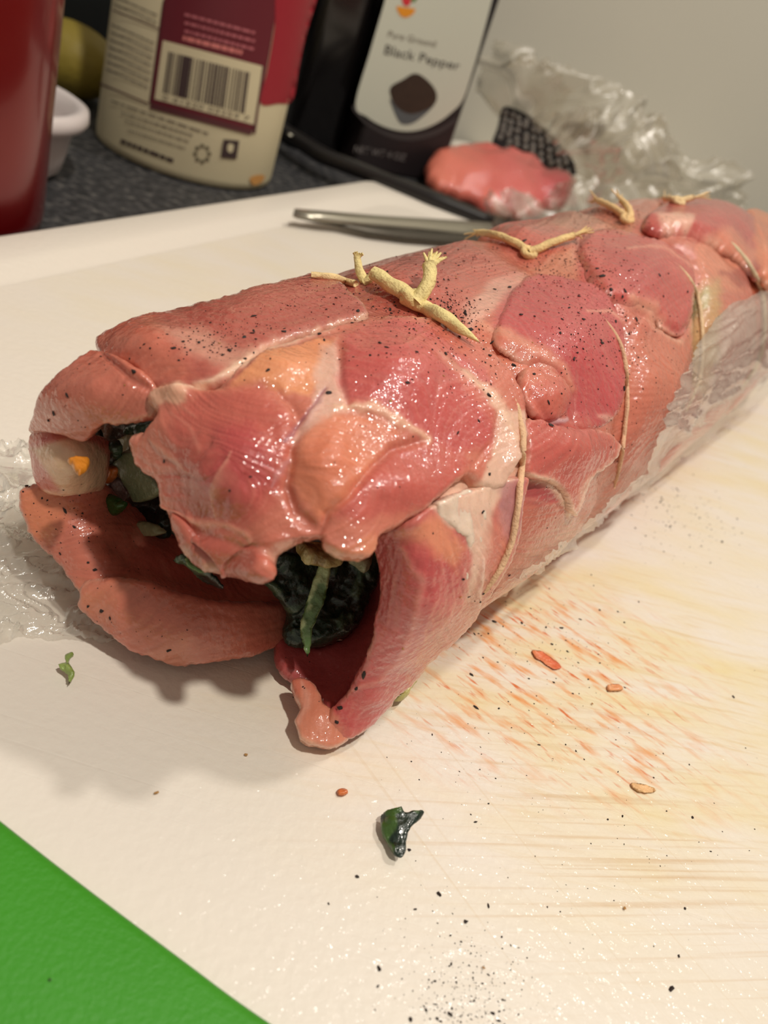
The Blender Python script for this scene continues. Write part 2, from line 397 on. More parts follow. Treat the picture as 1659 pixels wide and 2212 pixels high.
# ------------------------------------------------------------------ what the meat looks like (muscle, fat, seams)
Rm, RD, PE, FA, BR, PU = (203, 96, 94), (184, 72, 80), (236, 158, 118), (252, 226, 200), (196, 122, 100), (176, 126, 142)
POLY = [  # polygon, colour, alpha, edge softness (px)
 ([(215,730),(330,685),(480,645),(640,600),(770,555),(960,540),(1000,690),(870,690),(740,712),(600,755),(520,800),(420,850),(330,850),(230,790)], (184,96,86), .8, 18),
 ([(215,730),(330,690),(380,760),(440,830),(330,850),(230,790)], (212,128,104), .7, 22),
 ([(355,740),(430,735),(510,770),(560,790),(500,835),(440,800),(380,765)], (232,186,166), .6, 14),
 ([(505,850),(560,792),(680,752),(722,757),(712,830),(660,880),(600,872),(560,850)], (244,172,122), .9, 8),
 ([(690,775),(722,757),(738,850),(745,912),(700,935),(650,985),(632,960),(675,880)], (238,206,190), .85, 9),
 ([(735,750),(850,725),(960,735),(1040,790),(1050,860),(1050,960),(960,1000),(915,965),(830,925),(745,905),(725,840)], (204,92,92), .95, 14),
 ([(860,700),(960,700),(1050,760),(1090,815),(1115,880),(1070,880),(1030,830),(960,770)], (214,122,102), .75, 14),
 ([(740,750),(800,735),(900,760),(1000,830),(985,850),(900,790),(760,800)], (212,120,108), .5, 14),
 ([(940,810),(1000,835),(1050,890),(1050,930),(1000,880)], (220,128,112), .6, 10),
 ([(650,960),(715,918),(800,920),(850,950),(800,1010),(760,1060),(715,1110),(690,1130),(650,1090),(625,1020)], (230,146,110), .85, 14),
 ([(760,1060),(830,985),(915,968),(1000,1005),(955,1060),(850,1115),(760,1135),(715,1115)], (204,98,92), .8, 14),
 ([(380,905),(450,862),(560,862),(618,900),(630,980),(600,1085),(545,1130),(420,1118),(365,1050)], (204,102,92), .8, 18),
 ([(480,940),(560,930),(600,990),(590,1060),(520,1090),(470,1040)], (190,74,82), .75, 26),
 ([(380,1130),(480,1135),(560,1170),(600,1215),(560,1250),(480,1235),(410,1190)], (206,104,92), .7, 16),
 ([(290,940),(350,920),(400,960),(420,1010),(350,1040),(300,1000)], (216,138,118), .7, 14),
 ([(323,870),(345,845),(400,838),(422,858),(416,888),(397,896),(372,880),(342,896)], (242,200,172), .95, 5),
 ([(1062,905),(1116,900),(1120,955),(1100,1000),(1078,1060),(1045,1092),(1005,1105),(975,1082),(1012,1050),(1046,1000)], (244,218,196), .95, 6),
 ([(630,1185),(690,1180),(740,1200),(790,1160),(815,1150),(820,1200),(740,1220)], (232,158,120), .6, 10),
 # curled flap at the front
 ([(820,1160),(880,1145),(970,1200),(1005,1285),(950,1385),(830,1535),(760,1575),(700,1545),(790,1400),(830,1300),(825,1230)], (204,84,90), .85, 12),
 ([(875,1140),(930,1115),(985,1180),(968,1230),(915,1195)], (238,160,124), .85, 12),
 ([(915,1095),(965,1078),(1030,1062),(1042,1100),(1035,1180),(1012,1250),(1020,1290),(992,1280),(1000,1200),(982,1150),(938,1128)], (244,216,196), .9, 7),
 ([(1000,1290),(1040,1150),(1080,1060),(1110,1060),(1105,1160),(1060,1270),(1010,1340),(960,1390)], (216,140,122), .75, 16),
 ([(1072,1050),(1118,1036),(1112,1140),(1080,1180),(1062,1120)], (190,142,150), .8, 10),
 ([(630,1560),(655,1500),(690,1505),(740,1560),(745,1612),(690,1618),(650,1605)], (232,156,126), .9, 12),
 ([(1000,660),(1060,600),(1130,575),(1150,600),(1095,640),(1040,685),(1020,705)], (238,202,186), .7, 12),
 ([(790,560),(960,520),(1130,560),(1180,620),(1060,600),(1010,670),(900,640)], (198,106,96), .6, 18),
 # second segment
 ([(1095,640),(1160,592),(1240,612),(1305,645),(1340,705),(1350,790),(1345,860),(1310,915),(1240,935),(1185,860),(1110,780),(1060,720)], (200,82,90), .92, 16),
 ([(1030,700),(1080,720),(1180,800),(1225,850),(1180,905),(1128,880),(1120,830),(1050,760)], (222,134,108), .75, 14),
 ([(1130,840),(1190,830),(1222,870),(1190,905),(1140,890)], (212,110,98), .7, 10),
 ([(1130,905),(1230,900),(1300,935),(1320,970),(1250,1030),(1190,1035),(1130,1020)], (208,108,100), .8, 12),
 ([(1125,1040),(1190,1050),(1215,1085),(1180,1095),(1125,1080)], (190,80,90), .8, 8),
 ([(1120,1090),(1230,1110),(1330,1000),(1390,860),(1480,730),(1560,720),(1560,860),(1330,1080),(1040,1300)], (204,130,108), .75, 20),
 ([(1350,720),(1430,730),(1520,720),(1500,860),(1400,960),(1340,900)], (214,132,108), .75, 18),
 ([(1250,525),(1305,498),(1400,527),(1480,560),(1500,620),(1492,690),(1470,722),(1430,712),(1400,680),(1330,668),(1270,640),(1240,580)], (206,92,90), .9, 12),
 ([(1300,560),(1420,575),(1400,650),(1320,650)], (184,70,78), .6, 22),
 ([(1040,505),(1100,475),(1180,488),(1232,510),(1200,545),(1100,530)], (202,106,96), .8, 10),
 ([(1140,555),(1240,540),(1250,600),(1200,600)], (224,164,134), .7, 10),
 ([(1180,480),(1250,455),(1400,470),(1340,500),(1240,500)], (200,150,124), .6, 12),
 ([(1380,485),(1450,445),(1550,450),(1640,500),(1659,560),(1640,600),(1580,545),(1500,520),(1420,510)], (196,86,86), .85, 12),
 ([(1400,485),(1440,490),(1480,500),(1475,522),(1425,512)], (240,200,180), .9, 5),
 ([(1500,540),(1560,520),(1620,560),(1600,620),(1530,620)], (226,148,118), .8, 10),
 ([(1560,590),(1630,575),(1650,610),(1600,615)], (160,52,46), .8, 8),
 ([(1610,460),(1659,480),(1659,640),(1630,590)], (232,140,96), .8, 8),
 ([(1500,620),(1550,610),(1560,760),(1520,860),(1500,800)], (196,180,120), .75, 12),
 ([(1560,700),(1659,640),(1659,850),(1560,860)], (206,126,110), .7, 16),
 # left lip, lower leaf
 ([(80,916),(219,769),(330,850),(345,905),(200,945),(100,940)], (204,122,102), .7, 18),
 ([(95,950),(160,945),(215,950),(205,965),(100,968)], (182,70,70), .7, 8),
 ([(98,966),(180,962),(205,985),(200,1040),(150,1046),(128,1010),(110,985)], (238,214,184), .95, 6),
 ([(86,975),(130,1000),(135,1035),(100,1035)], (206,116,112), .8, 6),
 ([(42,1072),(60,1045),(130,1045),(160,1100),(120,1170),(70,1150)], (226,146,108), .8, 20),
 ([(300,1150),(620,1270),(600,1330),(400,1300),(280,1220)], (176,78,72), .6, 30),  # inner face of the lower leaf painted darker for shade under the front flap
 ([(330,1390),(400,1360),(420,1415),(360,1418)], (226,160,136), .6, 14),
 ([(175,1271),(200,1250),(300,1260),(260,1330),(190,1310)], (214,140,112), .6, 20),
]
STROKE = [  # points, colour, half-width, alpha, height
 ([(400,855),(455,838),(520,808),(600,762),(680,732),(745,712),(800,700)], FA, 9, .85, .004),
 ([(700,868),(655,915),(622,965)], (160,92,112), 4, .8, -.005),
 ([(690,885),(650,940)], (236,200,196), 5, .6, .003),
 ([(712,905),(790,908),(845,930),(908,962)], (244,206,178), 8, .9, .005),
 ([(363,1083),(400,1108),(450,1122),(520,1126),(560,1145),(574,1170)], (238,176,152), 5, .8, .004),
 ([(516,1000),(500,1040),(488,1085),(490,1108)], (232,170,150), 4, .7, .003),
 ([(345,945),(385,978),(435,1012)], (232,170,148), 4, .7, .003),
 ([(380,905),(420,935),(450,985)], (228,160,140), 3, .45, .002),
 ([(400,890),(440,920)], (228,160,140), 3, .4, .002),
 ([(632,1000),(612,1030),(596,1062)], (214,160,164), 4, .7, .003),
 ([(985,828),(1040,868),(1072,912),(1092,958)], FA, 9, .85, .006),
 ([(930,800),(985,832),(1030,850)], (228,170,150), 7, .5, .003),
 ([(882,1178),(905,1240),(893,1330),(850,1412),(800,1462),(745,1502)], (228,150,140), 5, .7, .003),
 ([(932,1190),(932,1290),(893,1372),(840,1450)], (222,140,132), 2.5, .6, .002),
 ([(955,1230),(965,1300),(930,1380)], (222,140,132), 2.5, .6, .002),
 ([(860,1175),(868,1260),(850,1340)], (222,140,132), 2.5, .5, .002),
 ([(985,1180),(985,1290),(950,1370)], (230,160,150), 3, .5, .003),
 ([(1022,1200),(1026,1250),(1020,1290)], (246,216,204), 4, .9, .006),
 ([(640,1570),(650,1600),(690,1616)], (244,196,170), 6, .8, .002),
 ([(655,1490),(668,1530),(650,1570)], (240,190,170), 6, .6, .002),
 ([(1130,1025),(1180,1038),(1208,1065),(1226,1105)], FA, 6, .9, .006),
 ([(1226,1110),(1246,1060),(1262,1030),(1308,990),(1326,958)], (244,206,184), 7, .85, .006),
 ([(1135,1075),(1200,1095),(1225,1140)], (226,160,140), 5, .5, .003),
 ([(1040,700),(1090,738),(1140,778),(1200,812),(1222,850)], (236,176,150), 8, .6, .004),
 ([(1245,700),(1300,690),(1338,712),(1350,760)], (240,180,160), 4, .8, .004),
 ([(1345,660),(1400,680),(1425,715),(1470,740)], (238,184,158), 9, .75, .004),
 ([(1340,565),(1420,556),(1488,590)], (240,170,150), 4, .8, .004),
 ([(1250,530),(1330,510),(1420,540)], (226,134,120), 5, .5, .003),
 ([(1345,905),(1350,830),(1352,720),(1290,640),(1245,560)], (176,96,72), 5, .6, -.01),
 ([(1285,900),(1310,905)], (240,190,176), 7, .8, .004),
 ([(1195,915),(1220,905)], (220,196,208), 5, .8, .006),
 ([(1085,800),(1120,870),(1125,930)], (150,70,60), 5, .4, -.010),
 ([(1520,640),(1512,700)], (86,100,66), 8, .8, .004),
 ([(1530,620),(1535,660)], (190,196,150), 6, .8, .004),
 ([(1310,900),(1300,1000),(1240,1110),(1150,1230)], (214,150,130), 5, .4, .003),
 ([(110,925),(160,930),(210,945)], (222,160,140), 4, .5, .002),
 ([(240,885),(290,898),(345,895)], (232,180,156), 5, .6, .002),
 ([(120,1040),(170,1048),(205,1042)], (242,206,180), 5, .8, .002),
]
GROOVE = [  # points, half width, depth, darkening
 ([(618,885),(640,930),(636,1000),(622,1060),(640,1110),(690,1150)], 12, .012, .12),
 ([(690,1160),(705,1110),(765,1050),(830,985),(905,962)], 8, .010, .14),
 ([(420,850),(500,852),(590,865),(625,900)], 7, .008, .1),
 ([(360,1120),(450,1140),(530,1160),(590,1200)], 8, .005, .05),
 ([(725,760),(728,850),(742,912),(800,930)], 8, .006, .08),
 ([(505,838),(560,788),(680,748),(760,735)], 5, .005, .06),
 ([(1000,1015),(1050,960),(1060,900),(1020,850),(950,790)], 6, .005, .06),
 ([(1128,850),(1180,912),(1240,935)], 6, .010, .15),
 ([(1180,830),(1120,780),(1060,745)], 7, .006, .08),
 ([(1500,620),(1490,700),(1465,725),(1400,690),(1345,668)], 8, .014, .15),
 ([(1240,560),(1255,510),(1320,490),(1400,510),(1500,560)], 7, .012, .12),
 ([(1380,490),(1440,515),(1540,530),(1600,580)], 8, .012, .15),
 ([(1400,470),(1430,440),(1500,430)], 8, .012, .1),
 ([(230,790),(300,835),(335,850)], 7, .008, .2),
 ([(200,940),(150,930),(100,915)], 6, .006, .15),
 ([(215,1180),(300,1240),(420,1270)], 20, .012, .1),
]
BUMP = [  # cx, cy, rx, ry, height
 (850,830,110,90,.028), (520,1000,90,90,.022), (700,1000,50,70,.016), (840,1060,90,50,.02), (480,1180,90,45,.018),
 (600,820,70,35,.014), (395,862,30,20,.012), (1215,740,110,100,.03), (1180,865,45,35,.014), (1225,970,80,50,.018),
 (1370,600,110,80,.03), (1090,1000,25,40,.012), (1520,490,110,45,.03), (1110,505,70,25,.018), (880,600,120,50,.012),
 (1430,850,80,80,.012), (330,760,70,50,.014),
]
_mut = lambda c: tuple(c_*.93+m_*.07 for c_, m_ in zip(c, (226, 160, 140)))
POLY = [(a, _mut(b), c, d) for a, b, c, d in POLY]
def paint(px, py, P, basecol, fib=None, seed=0):
    """returns colour (linear) and relief height for surface points seen at px,py"""
    n = len(px); c = np.tile(lin(basecol), (n, 1)); h = np.zeros(n)
    wob = vnoise(np.stack([px, py], 1), 1/14., 3)*5+vnoise(np.stack([px, py], 1), 1/45., 4)*9
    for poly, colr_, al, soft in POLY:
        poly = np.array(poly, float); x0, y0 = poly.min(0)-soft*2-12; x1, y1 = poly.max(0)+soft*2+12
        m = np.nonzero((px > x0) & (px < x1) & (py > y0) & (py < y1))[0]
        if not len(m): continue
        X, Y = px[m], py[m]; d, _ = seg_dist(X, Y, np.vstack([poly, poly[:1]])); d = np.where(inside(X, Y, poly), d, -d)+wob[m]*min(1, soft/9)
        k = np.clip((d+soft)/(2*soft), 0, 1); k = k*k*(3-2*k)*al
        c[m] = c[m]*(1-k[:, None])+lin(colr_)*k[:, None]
    for pts, colr_, wd, al, hh in STROKE:
        pts = np.array(pts, float); x0, y0 = pts.min(0)-wd*2-10; x1, y1 = pts.max(0)+wd*2+10
        m = np.nonzero((px > x0) & (px < x1) & (py > y0) & (py < y1))[0]
        if not len(m): continue
        d, t = seg_dist(px[m]+wob[m]*.4, py[m]+wob[m]*.3, pts)
        wloc = wd*1.25*(.45+.55*np.sin(np.pi*np.clip(t, .08, .92)))*(1+.35*vnoise(np.stack([px[m], py[m]], 1), 1/12., 8))
        k = np.exp(-(d/np.maximum(wloc, 1.2))**2)*al
        c[m] = c[m]*(1-k[:, None])+lin(colr_)*k[:, None]; h[m] += hh*.45*k
    for pts, wd, dep, dark in GROOVE:
        pts = np.array(pts, float); x0, y0 = pts.min(0)-wd*3; x1, y1 = pts.max(0)+wd*3
        m = np.nonzero((px > x0) & (px < x1) & (py > y0) & (py < y1))[0]
        if not len(m): continue
        d, t = seg_dist(px[m]+wob[m]*.3, py[m], pts); k = np.exp(-(d/wd)**2)*np.clip(np.minimum(t, 1-t)*6+.3, 0, 1)
        h[m] -= dep*.65*k
    for bx, by, rx, ry, hh in BUMP:
        q = ((px-bx)/rx)**2+((py-by)/ry)**2
        h += hh*np.exp(-q*1.1)
    # muscle fibres: long fine streaks, direction drifting over the surface
    XY = np.stack([px, py], 1)
    a = (-25 if fib is None else fib)+18*vnoise(XY, 1/260., 21)
    ca, sa = np.cos(np.radians(a)), np.sin(np.radians(a))
    Q = np.stack([(px*ca+py*sa)/70., (-px*sa+py*ca)/6.], 1)
    f_ = vnoise(Q, 1., 31)+.6*vnoise(Q*2.1, 1., 32)
    fine = fbm(P, 14, 41, 3); mott = fbm(P, 5, 51, 3)
    h += .0007*f_+.0035*mott+.0012*fine
    c = c*(1+.05*f_+.05*fine)[:, None]*(1+mott[:, None]*np.array([.07, .16, .15]))
    pale = np.clip(vnoise(Q*1.4+7, 1., 35)-.25, 0, 1)*.28
    c = c*(1-pale[:, None])+lin((236, 170, 148))*pale[:, None]
    return np.clip(c*np.array([.90, .77, .72]), 0, 1), h

# ------------------------------------------------------------------ pillow: a thick sheet with rounded, ragged edges
ALLMEAT = []
def pillow(name, pts, T, wpx, ctrl=(), auto=True, off=0., step=4., ragged=2.2, basecol=(208, 118, 104), fib=None, mat_=None,
           parent=None, back=.7, relief=1., painter=None, seed=0, label=None, gap=45, extra=None, lam=1e-4, keep=True, kind=None, edge=.4):
    ol = smooth_closed(pts, step, ragged, seed)
    x0, y0 = ol.min(0); x1, y1 = ol.max(0)
    xs = np.arange(x0, x1, step); ys = np.arange(y0, y1, step*.87)
    X, Y = np.meshgrid(xs, ys); X = X+((np.arange(len(ys)) % 2)*step*.5)[:, None]; X, Y = X.ravel(), Y.ravel()
    m = inside(X, Y, ol); X, Y = X[m], Y[m]
    dd = np.empty(len(X)); olc = np.vstack([ol, ol[:1]])
    for i in range(0, len(X), 4000):
        dd[i:i+4000] = np.sqrt(((X[i:i+4000, None]-ol[None, :, 0])**2+(Y[i:i+4000, None]-ol[None, :, 1])**2).min(1))
    m = dd > step*.62; X, Y, dd = X[m], Y[m], dd[m]
    nb = len(ol); allx = np.r_[ol[:, 0], X]; ally = np.r_[ol[:, 1], Y]; d = np.r_[np.zeros(nb), dd]
    vs, es, fs, ov, oe, of = delaunay_2d_cdt([Vector((a, b)) for a, b in zip(allx, ally)], [(i, (i+1) % nb) for i in range(nb)], [], 1, 1e-5)
    nv = len(vs); vx = np.array([v[0] for v in vs]); vy = np.array([v[1] for v in vs])
    dv = np.array([d[o_[0]] if o_ else 0. for o_ in ov])
    fs = np.array([f_ for f_ in fs if len(f_) == 3], int)
    fld = depth_field(ol, ctrl, auto, off, gap)
    def P3(a, b): return ZC+rays(a, b)/np.maximum(fld(a, b), .05)[:, None]
    P = P3(vx, vy); h_ = 2.; Nn = np.cross(P3(vx+h_, vy)-P, P3(vx, vy+h_)-P); Nn /= np.linalg.norm(Nn, axis=1)[:, None]+1e-12
    sgn = np.sign(-(Nn*(P-ZC)).sum(1)); Nn *= sgn[:, None]
    q = np.clip(dv/wpx, 0, 1); prof = np.sqrt(np.clip(1-(1-q)**2, 0, 1))
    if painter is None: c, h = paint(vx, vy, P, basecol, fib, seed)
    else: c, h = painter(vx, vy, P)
    if extra is not None: h = h+extra(vx, vy, P)
    if painter is None:        # a thin rim of fat and sinew shows along every cut edge
        k_ = np.exp(-(dv/(6+3*vnoise(np.stack([vx, vy], 1), 1/16., 77)))**2)*edge*np.clip(.6+1.2*vnoise(np.stack([vx, vy], 1), 1/30., 78), 0, 1)
        c = c*(1-k_[:, None])+lin((240, 204, 178))*k_[:, None]
    top = P+Nn*(T*prof+h*relief*np.clip(q*2, 0, 1))[:, None]; bot = P-Nn*(T*back*prof)[:, None]
    onb = dv <= 1e-9
    if parent is roll: top[:, 2] = np.maximum(top[:, 2], .003); bot[:, 2] = np.maximum(bot[:, 2], .0015)
    # winding
    a_, b_, c_ = P[fs[:, 0]], P[fs[:, 1]], P[fs[:, 2]]; w_ = (np.cross(b_-a_, c_-a_)*Nn[fs[:, 0]]).sum(1)
    fs[w_ < 0] = fs[w_ < 0][:, ::-1]
    mp = np.where(onb, np.arange(nv), np.cumsum(~onb)-1+nv)
    V = np.vstack([top, bot[~onb]]); Fb = mp[fs][:, ::-1]
    Fall = np.vstack([fs, Fb]); cc = np.vstack([c, c[~onb]])
    o = obj(name, V, Fall, mat_ or M_meat, parent=parent, colors=cc, label=label)
    if kind: o['kind'] = kind
    if keep: ALLMEAT.append((V, fs))
    return o

roll = thing('meat_roll', 'long raw rolled chicken joint stuffed with greens and tied with twine', 'meat', (*(O+.8*AX+.27*NX)[:2], 0.))

# twine paths over the roll (pixels on the photograph) -> (u, theta)
def cast_pts(pts, step=12, off=.0, closed=False):
    q = smooth_closed(pts, step, closed=False); t, nn = cast(guide, q[:, 0], q[:, 1]); ok = ~np.isnan(t); q, t, nn = q[ok], t[ok], nn[ok]
    P = ZC+rays(q[:, 0], q[:, 1])*t[:, None]; return P+nn*off, nn
PATHS = [
 [(672,596),(740,606),(800,625),(880,662),(950,700),(1020,748),(1060,790),(1095,840),(1118,890),(1126,940),(1120,1020),(1112,1100),(1095,1180),(1070,1240),(1042,1288)],
 [(1050,492),(1100,520),(1145,552),(1200,590),(1260,640),(1310,700),(1345,780),(1350,860),(1342,930),(1335,1000),(1325,1060)],
 [(1250,440),(1320,462),(1365,490),(1430,530),(1490,590),(1510,660),(1520,740),(1510,820),(1480,900),(1450,960)],
 [(1400,424),(1460,440),(1540,480),(1600,540),(1640,620),(1650,700),(1640,780),(1600,850)],
]
USTR = []
for pth in PATHS:
    P, _ = cast_pts(pth, 12); rel = P-O; u = rel@AX; nn_ = rel@NX; z = rel[:, 2]
    n0 = np.interp(u, TAB[:, 0], TAB[:, 1]); z0 = (np.interp(u, TAB[:, 0], TAB[:, 3])+np.interp(u, TAB[:, 0], TAB[:, 4]))/2
    th = np.arctan2(z-z0, -(nn_-n0)); o_ = np.argsort(th); USTR.append((th[o_], u[o_]))
def string_u(k, th):
    a = (th+np.pi) % (2*np.pi)-np.pi; T_, U_ = USTR[k]
    return np.interp(a, T_, U_)
def pinch(u, th, dep=.022, w=.06):
    h = np.zeros_like(u)
    for k in range(4): h -= dep*np.exp(-((u-string_u(k, th))/w)**2)
    return h

# body: dense tube, finer where it is seen
u_s = np.concatenate([np.linspace(-.38, .7, 360), np.linspace(.7, 2.42, 300)[1:]])
th_s = np.concatenate([np.linspace(-.75, 2.3, 380), np.linspace(2.3, 2*np.pi-.75, 90)[1:-1]])
UU, TT = np.meshgrid(u_s, th_s, indexing='ij')
_ss = lambda x, a, b: (lambda q: q*q*(3-2*q))(np.clip((x-a)/(b-a), 0, 1))
UU = UU-.21*_ss(TT, 1.35, 1.8)*(1-_ss(TT, 3.9, 4.5))*np.clip((.3-UU)/.68, 0, 1)
P = base(UU, TT)
du = base(UU+.004, TT)-base(UU-.004, TT); dt = base(UU, TT+.01)-base(UU, TT-.01)
NN = np.cross(dt, du); NN /= np.linalg.norm(NN, axis=-1, keepdims=True)+1e-12
cen = O+UU[..., None]*AX+.27*NX+np.array([0, 0, .28]); sg = np.sign((NN*(P-cen)).sum(-1)); NN *= sg[..., None]
Pf, Nf = P.reshape(-1, 3), NN.reshape(-1, 3); uf, tf = UU.ravel(), TT.ravel()
bx, by, bz = proj(Pf); vis = (-(Nf*(Pf-ZC)).sum(1)/np.linalg.norm(Pf-ZC, axis=1) > -.12) & (bx > -40) & (bx < 1760)
cc = np.tile(lin((208, 124, 106)), (len(Pf), 1)); hh = .004*fbm(Pf, 5, 51, 3)+.002*fbm(Pf, 14, 41, 3)
c_, h_ = paint(bx[vis], by[vis], Pf[vis], (208, 124, 106), -20); cc[vis] = c_; hh[vis] = h_
cc[~vis] *= (1+.12*fbm(Pf[~vis], 5, 51, 3))[:, None]
hh = np.where(Pf[:, 2] < .04, np.minimum(hh, 0), hh)
Pf = Pf+Nf*(hh+pinch(uf, tf))[:, None]; Pf[:, 2] = np.maximum(Pf[:, 2], .002)
nu, nt_ = len(u_s), len(th_s); gi = np.arange(nu*nt_).reshape(nu, nt_); gj = np.roll(gi, -1, 1)
Fb = np.stack([gi[:-1], gj[:-1], gj[1:], gi[1:]], -1).reshape(-1, 4)
# far cap
V = np.vstack([Pf, (O+2.45*AX+.27*NX+[0, 0, .28])[None]]); cc = np.vstack([cc, lin((200, 116, 100))[None]])
Fl = Fb.tolist()+[[int(gi[-1, j]), int(gj[-1, j]), nu*nt_] for j in range(nt_)]
obj('rolled_meat', V, Fl, M_meat, parent=roll, colors=cc)
ALLMEAT.append((Pf, Fb))

# inside of the roll seen through its open end: dark stuffing mass
def green_painter(cols, scale=6, sd=0, amp=.012):
    cols = [lin(c) for c in cols]
    def f(px, py, P):
        a = fbm(P, scale, 60+sd, 3); b = fbm(P, scale*3, 70+sd, 3)
        k = np.clip(.5+.9*a, 0, 1)[:, None]; c = cols[0]*(1-k)+cols[1]*k
        if len(cols) > 2:
            m = np.clip((b-.25)*4, 0, 1)[:, None]; c = c*(1-m)+cols[2]*m
        return c, amp*a+amp*.6*b
    return f
pillow('stuffing', [(226,885),(260,862),(350,880),(420,1000),(500,1100),(700,1130),(830,1140),(840,1200),(700,1330),(560,1320),(400,1250),(300,1180),(226,1095),(214,980)],
       .03, 40, ctrl=[(200,900,('u',-.50)),(350,900,('u',-.46)),(190,1080,('u',-.50)),(300,1180,('u',-.45)),(420,1080,('u',-.42)),(500,1250,('u',-.42)),(700,1180,('u',-.36)),(830,1150,('u',-.22)),(700,1320,('u',-.40)),(560,1320,('u',-.42))],
       auto=False, mat_=M_green, parent=roll, painter=green_painter([(60,34,30), (40,52,34), (118,84,66)], 9, 0, .02), seed=5, label='dark chopped stuffing inside the open end')

# --- near end: lower leaf and its folded lip
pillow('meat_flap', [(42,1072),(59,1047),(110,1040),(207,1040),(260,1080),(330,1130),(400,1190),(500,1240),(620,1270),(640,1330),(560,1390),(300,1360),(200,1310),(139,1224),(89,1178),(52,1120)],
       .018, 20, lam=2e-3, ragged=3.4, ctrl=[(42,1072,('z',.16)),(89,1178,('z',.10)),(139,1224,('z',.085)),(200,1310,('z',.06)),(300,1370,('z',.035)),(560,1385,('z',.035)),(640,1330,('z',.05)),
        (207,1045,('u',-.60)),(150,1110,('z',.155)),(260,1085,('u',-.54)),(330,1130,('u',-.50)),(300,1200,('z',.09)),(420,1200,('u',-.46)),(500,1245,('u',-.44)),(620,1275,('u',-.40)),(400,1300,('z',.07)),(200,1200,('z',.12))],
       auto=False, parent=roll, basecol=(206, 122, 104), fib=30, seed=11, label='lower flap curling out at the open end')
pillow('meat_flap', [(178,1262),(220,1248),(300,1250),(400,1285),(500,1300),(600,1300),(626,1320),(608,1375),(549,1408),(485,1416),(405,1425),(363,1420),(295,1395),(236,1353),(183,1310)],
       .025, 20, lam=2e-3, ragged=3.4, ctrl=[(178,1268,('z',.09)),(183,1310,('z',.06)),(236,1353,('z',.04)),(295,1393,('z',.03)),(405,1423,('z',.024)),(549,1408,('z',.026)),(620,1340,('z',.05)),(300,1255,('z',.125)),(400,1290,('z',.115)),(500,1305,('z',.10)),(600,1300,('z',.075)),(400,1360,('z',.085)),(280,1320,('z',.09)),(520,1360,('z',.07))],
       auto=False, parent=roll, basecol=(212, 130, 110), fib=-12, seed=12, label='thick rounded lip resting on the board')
# left lip
pillow('meat_flap', [(84,925),(130,925),(200,940),(221,955),(216,1000),(208,1046),(160,1054),(108,1046),(92,1013),(84,965)],
       .022, 14, lam=2e-3, ctrl=[(84,925,('z',.27)),(84,965,('z',.235)),(92,1013,('z',.21)),(108,1046,('z',.19)),(208,1046,('u',-.60)),(216,1000,('u',-.585)),(221,955,('u',-.57)),(150,990,('z',.27)),(150,930,('z',.29))],
       auto=False, parent=roll, basecol=(206, 120, 106), fib=60, seed=13, label='left edge of the wrap with white fat')
pillow('meat_flap', [(226,775),(190,785),(158,811),(122,838),(101,861),(86,890),(80,918),(100,930),(150,926),(200,938),(236,902),(270,908),(346,906),(360,870),(345,835),(300,800)],
       .024, 16, lam=2e-3, ctrl=[(226,775,('z',.41)),(158,811,('z',.385)),(101,861,('z',.34)),(80,918,('z',.27)),(150,926,('z',.31)),(200,938,('z',.32)),(236,902,('z',.37)),(346,906,('z',.40)),(345,835,('z',.435)),(220,850,('z',.405)),(300,800,('z',.44)),(160,870,('z',.37))],
       auto=False, parent=roll, basecol=(204, 122, 104), fib=-40, seed=14, label='upper left flap bending over the opening')
# upper left lobe that ends in a blunt edge
pillow('meat_flap', [(214,738),(240,722),(330,690),(400,672),(520,640),(640,606),(700,600),(760,640),(800,690),(740,712),(600,757),(525,818),(450,856),(400,852),(345,850),(322,838),(296,812),(250,800),(222,776)],
       .016, 18, off=.004, lam=2e-3, parent=roll, basecol=(204, 116, 104), fib=-18, seed=15, ragged=2.6, ctrl=[(214,738,('b',.01)),(222,776,('b',.01))], label='long pink muscle along the top left')
# the big front flap
pillow('meat_flap', [(323,872),(345,846),(400,838),(470,846),(520,806),(600,760),(700,724),(800,702),(900,702),(980,722),(1042,764),(1091,813),(1122,872),(1128,945),(1100,1000),(1070,1060),(1019,1060),(998,1035),(964,1056),(909,1103),(859,1136),(816,1157),(804,1178),(792,1204),(770,1213),(736,1208),(700,1192),(690,1166),(665,1172),(648,1174),(597,1199),(592,1233),(576,1255),(545,1261),(500,1247),(447,1233),(405,1207),(380,1161),(362,1102),(352,1043),(320,1020),(297,992),(285,945),(320,930),(346,903),(337,890)],
       .020, 17, off=.010, parent=roll, basecol=(214, 132, 112), fib=55, seed=16, ragged=2.6, step=3.6,
       lam=4e-3, ctrl=[(447,1233,('b',.05)),(545,1258,('b',.05)),(592,1235,('b',.05)),(405,1207,('b',.05)),(380,1161,('b',.05)),(736,1208,('b',.02)),(285,945,('b',.03))],
       label='large front flap with white fat seams')
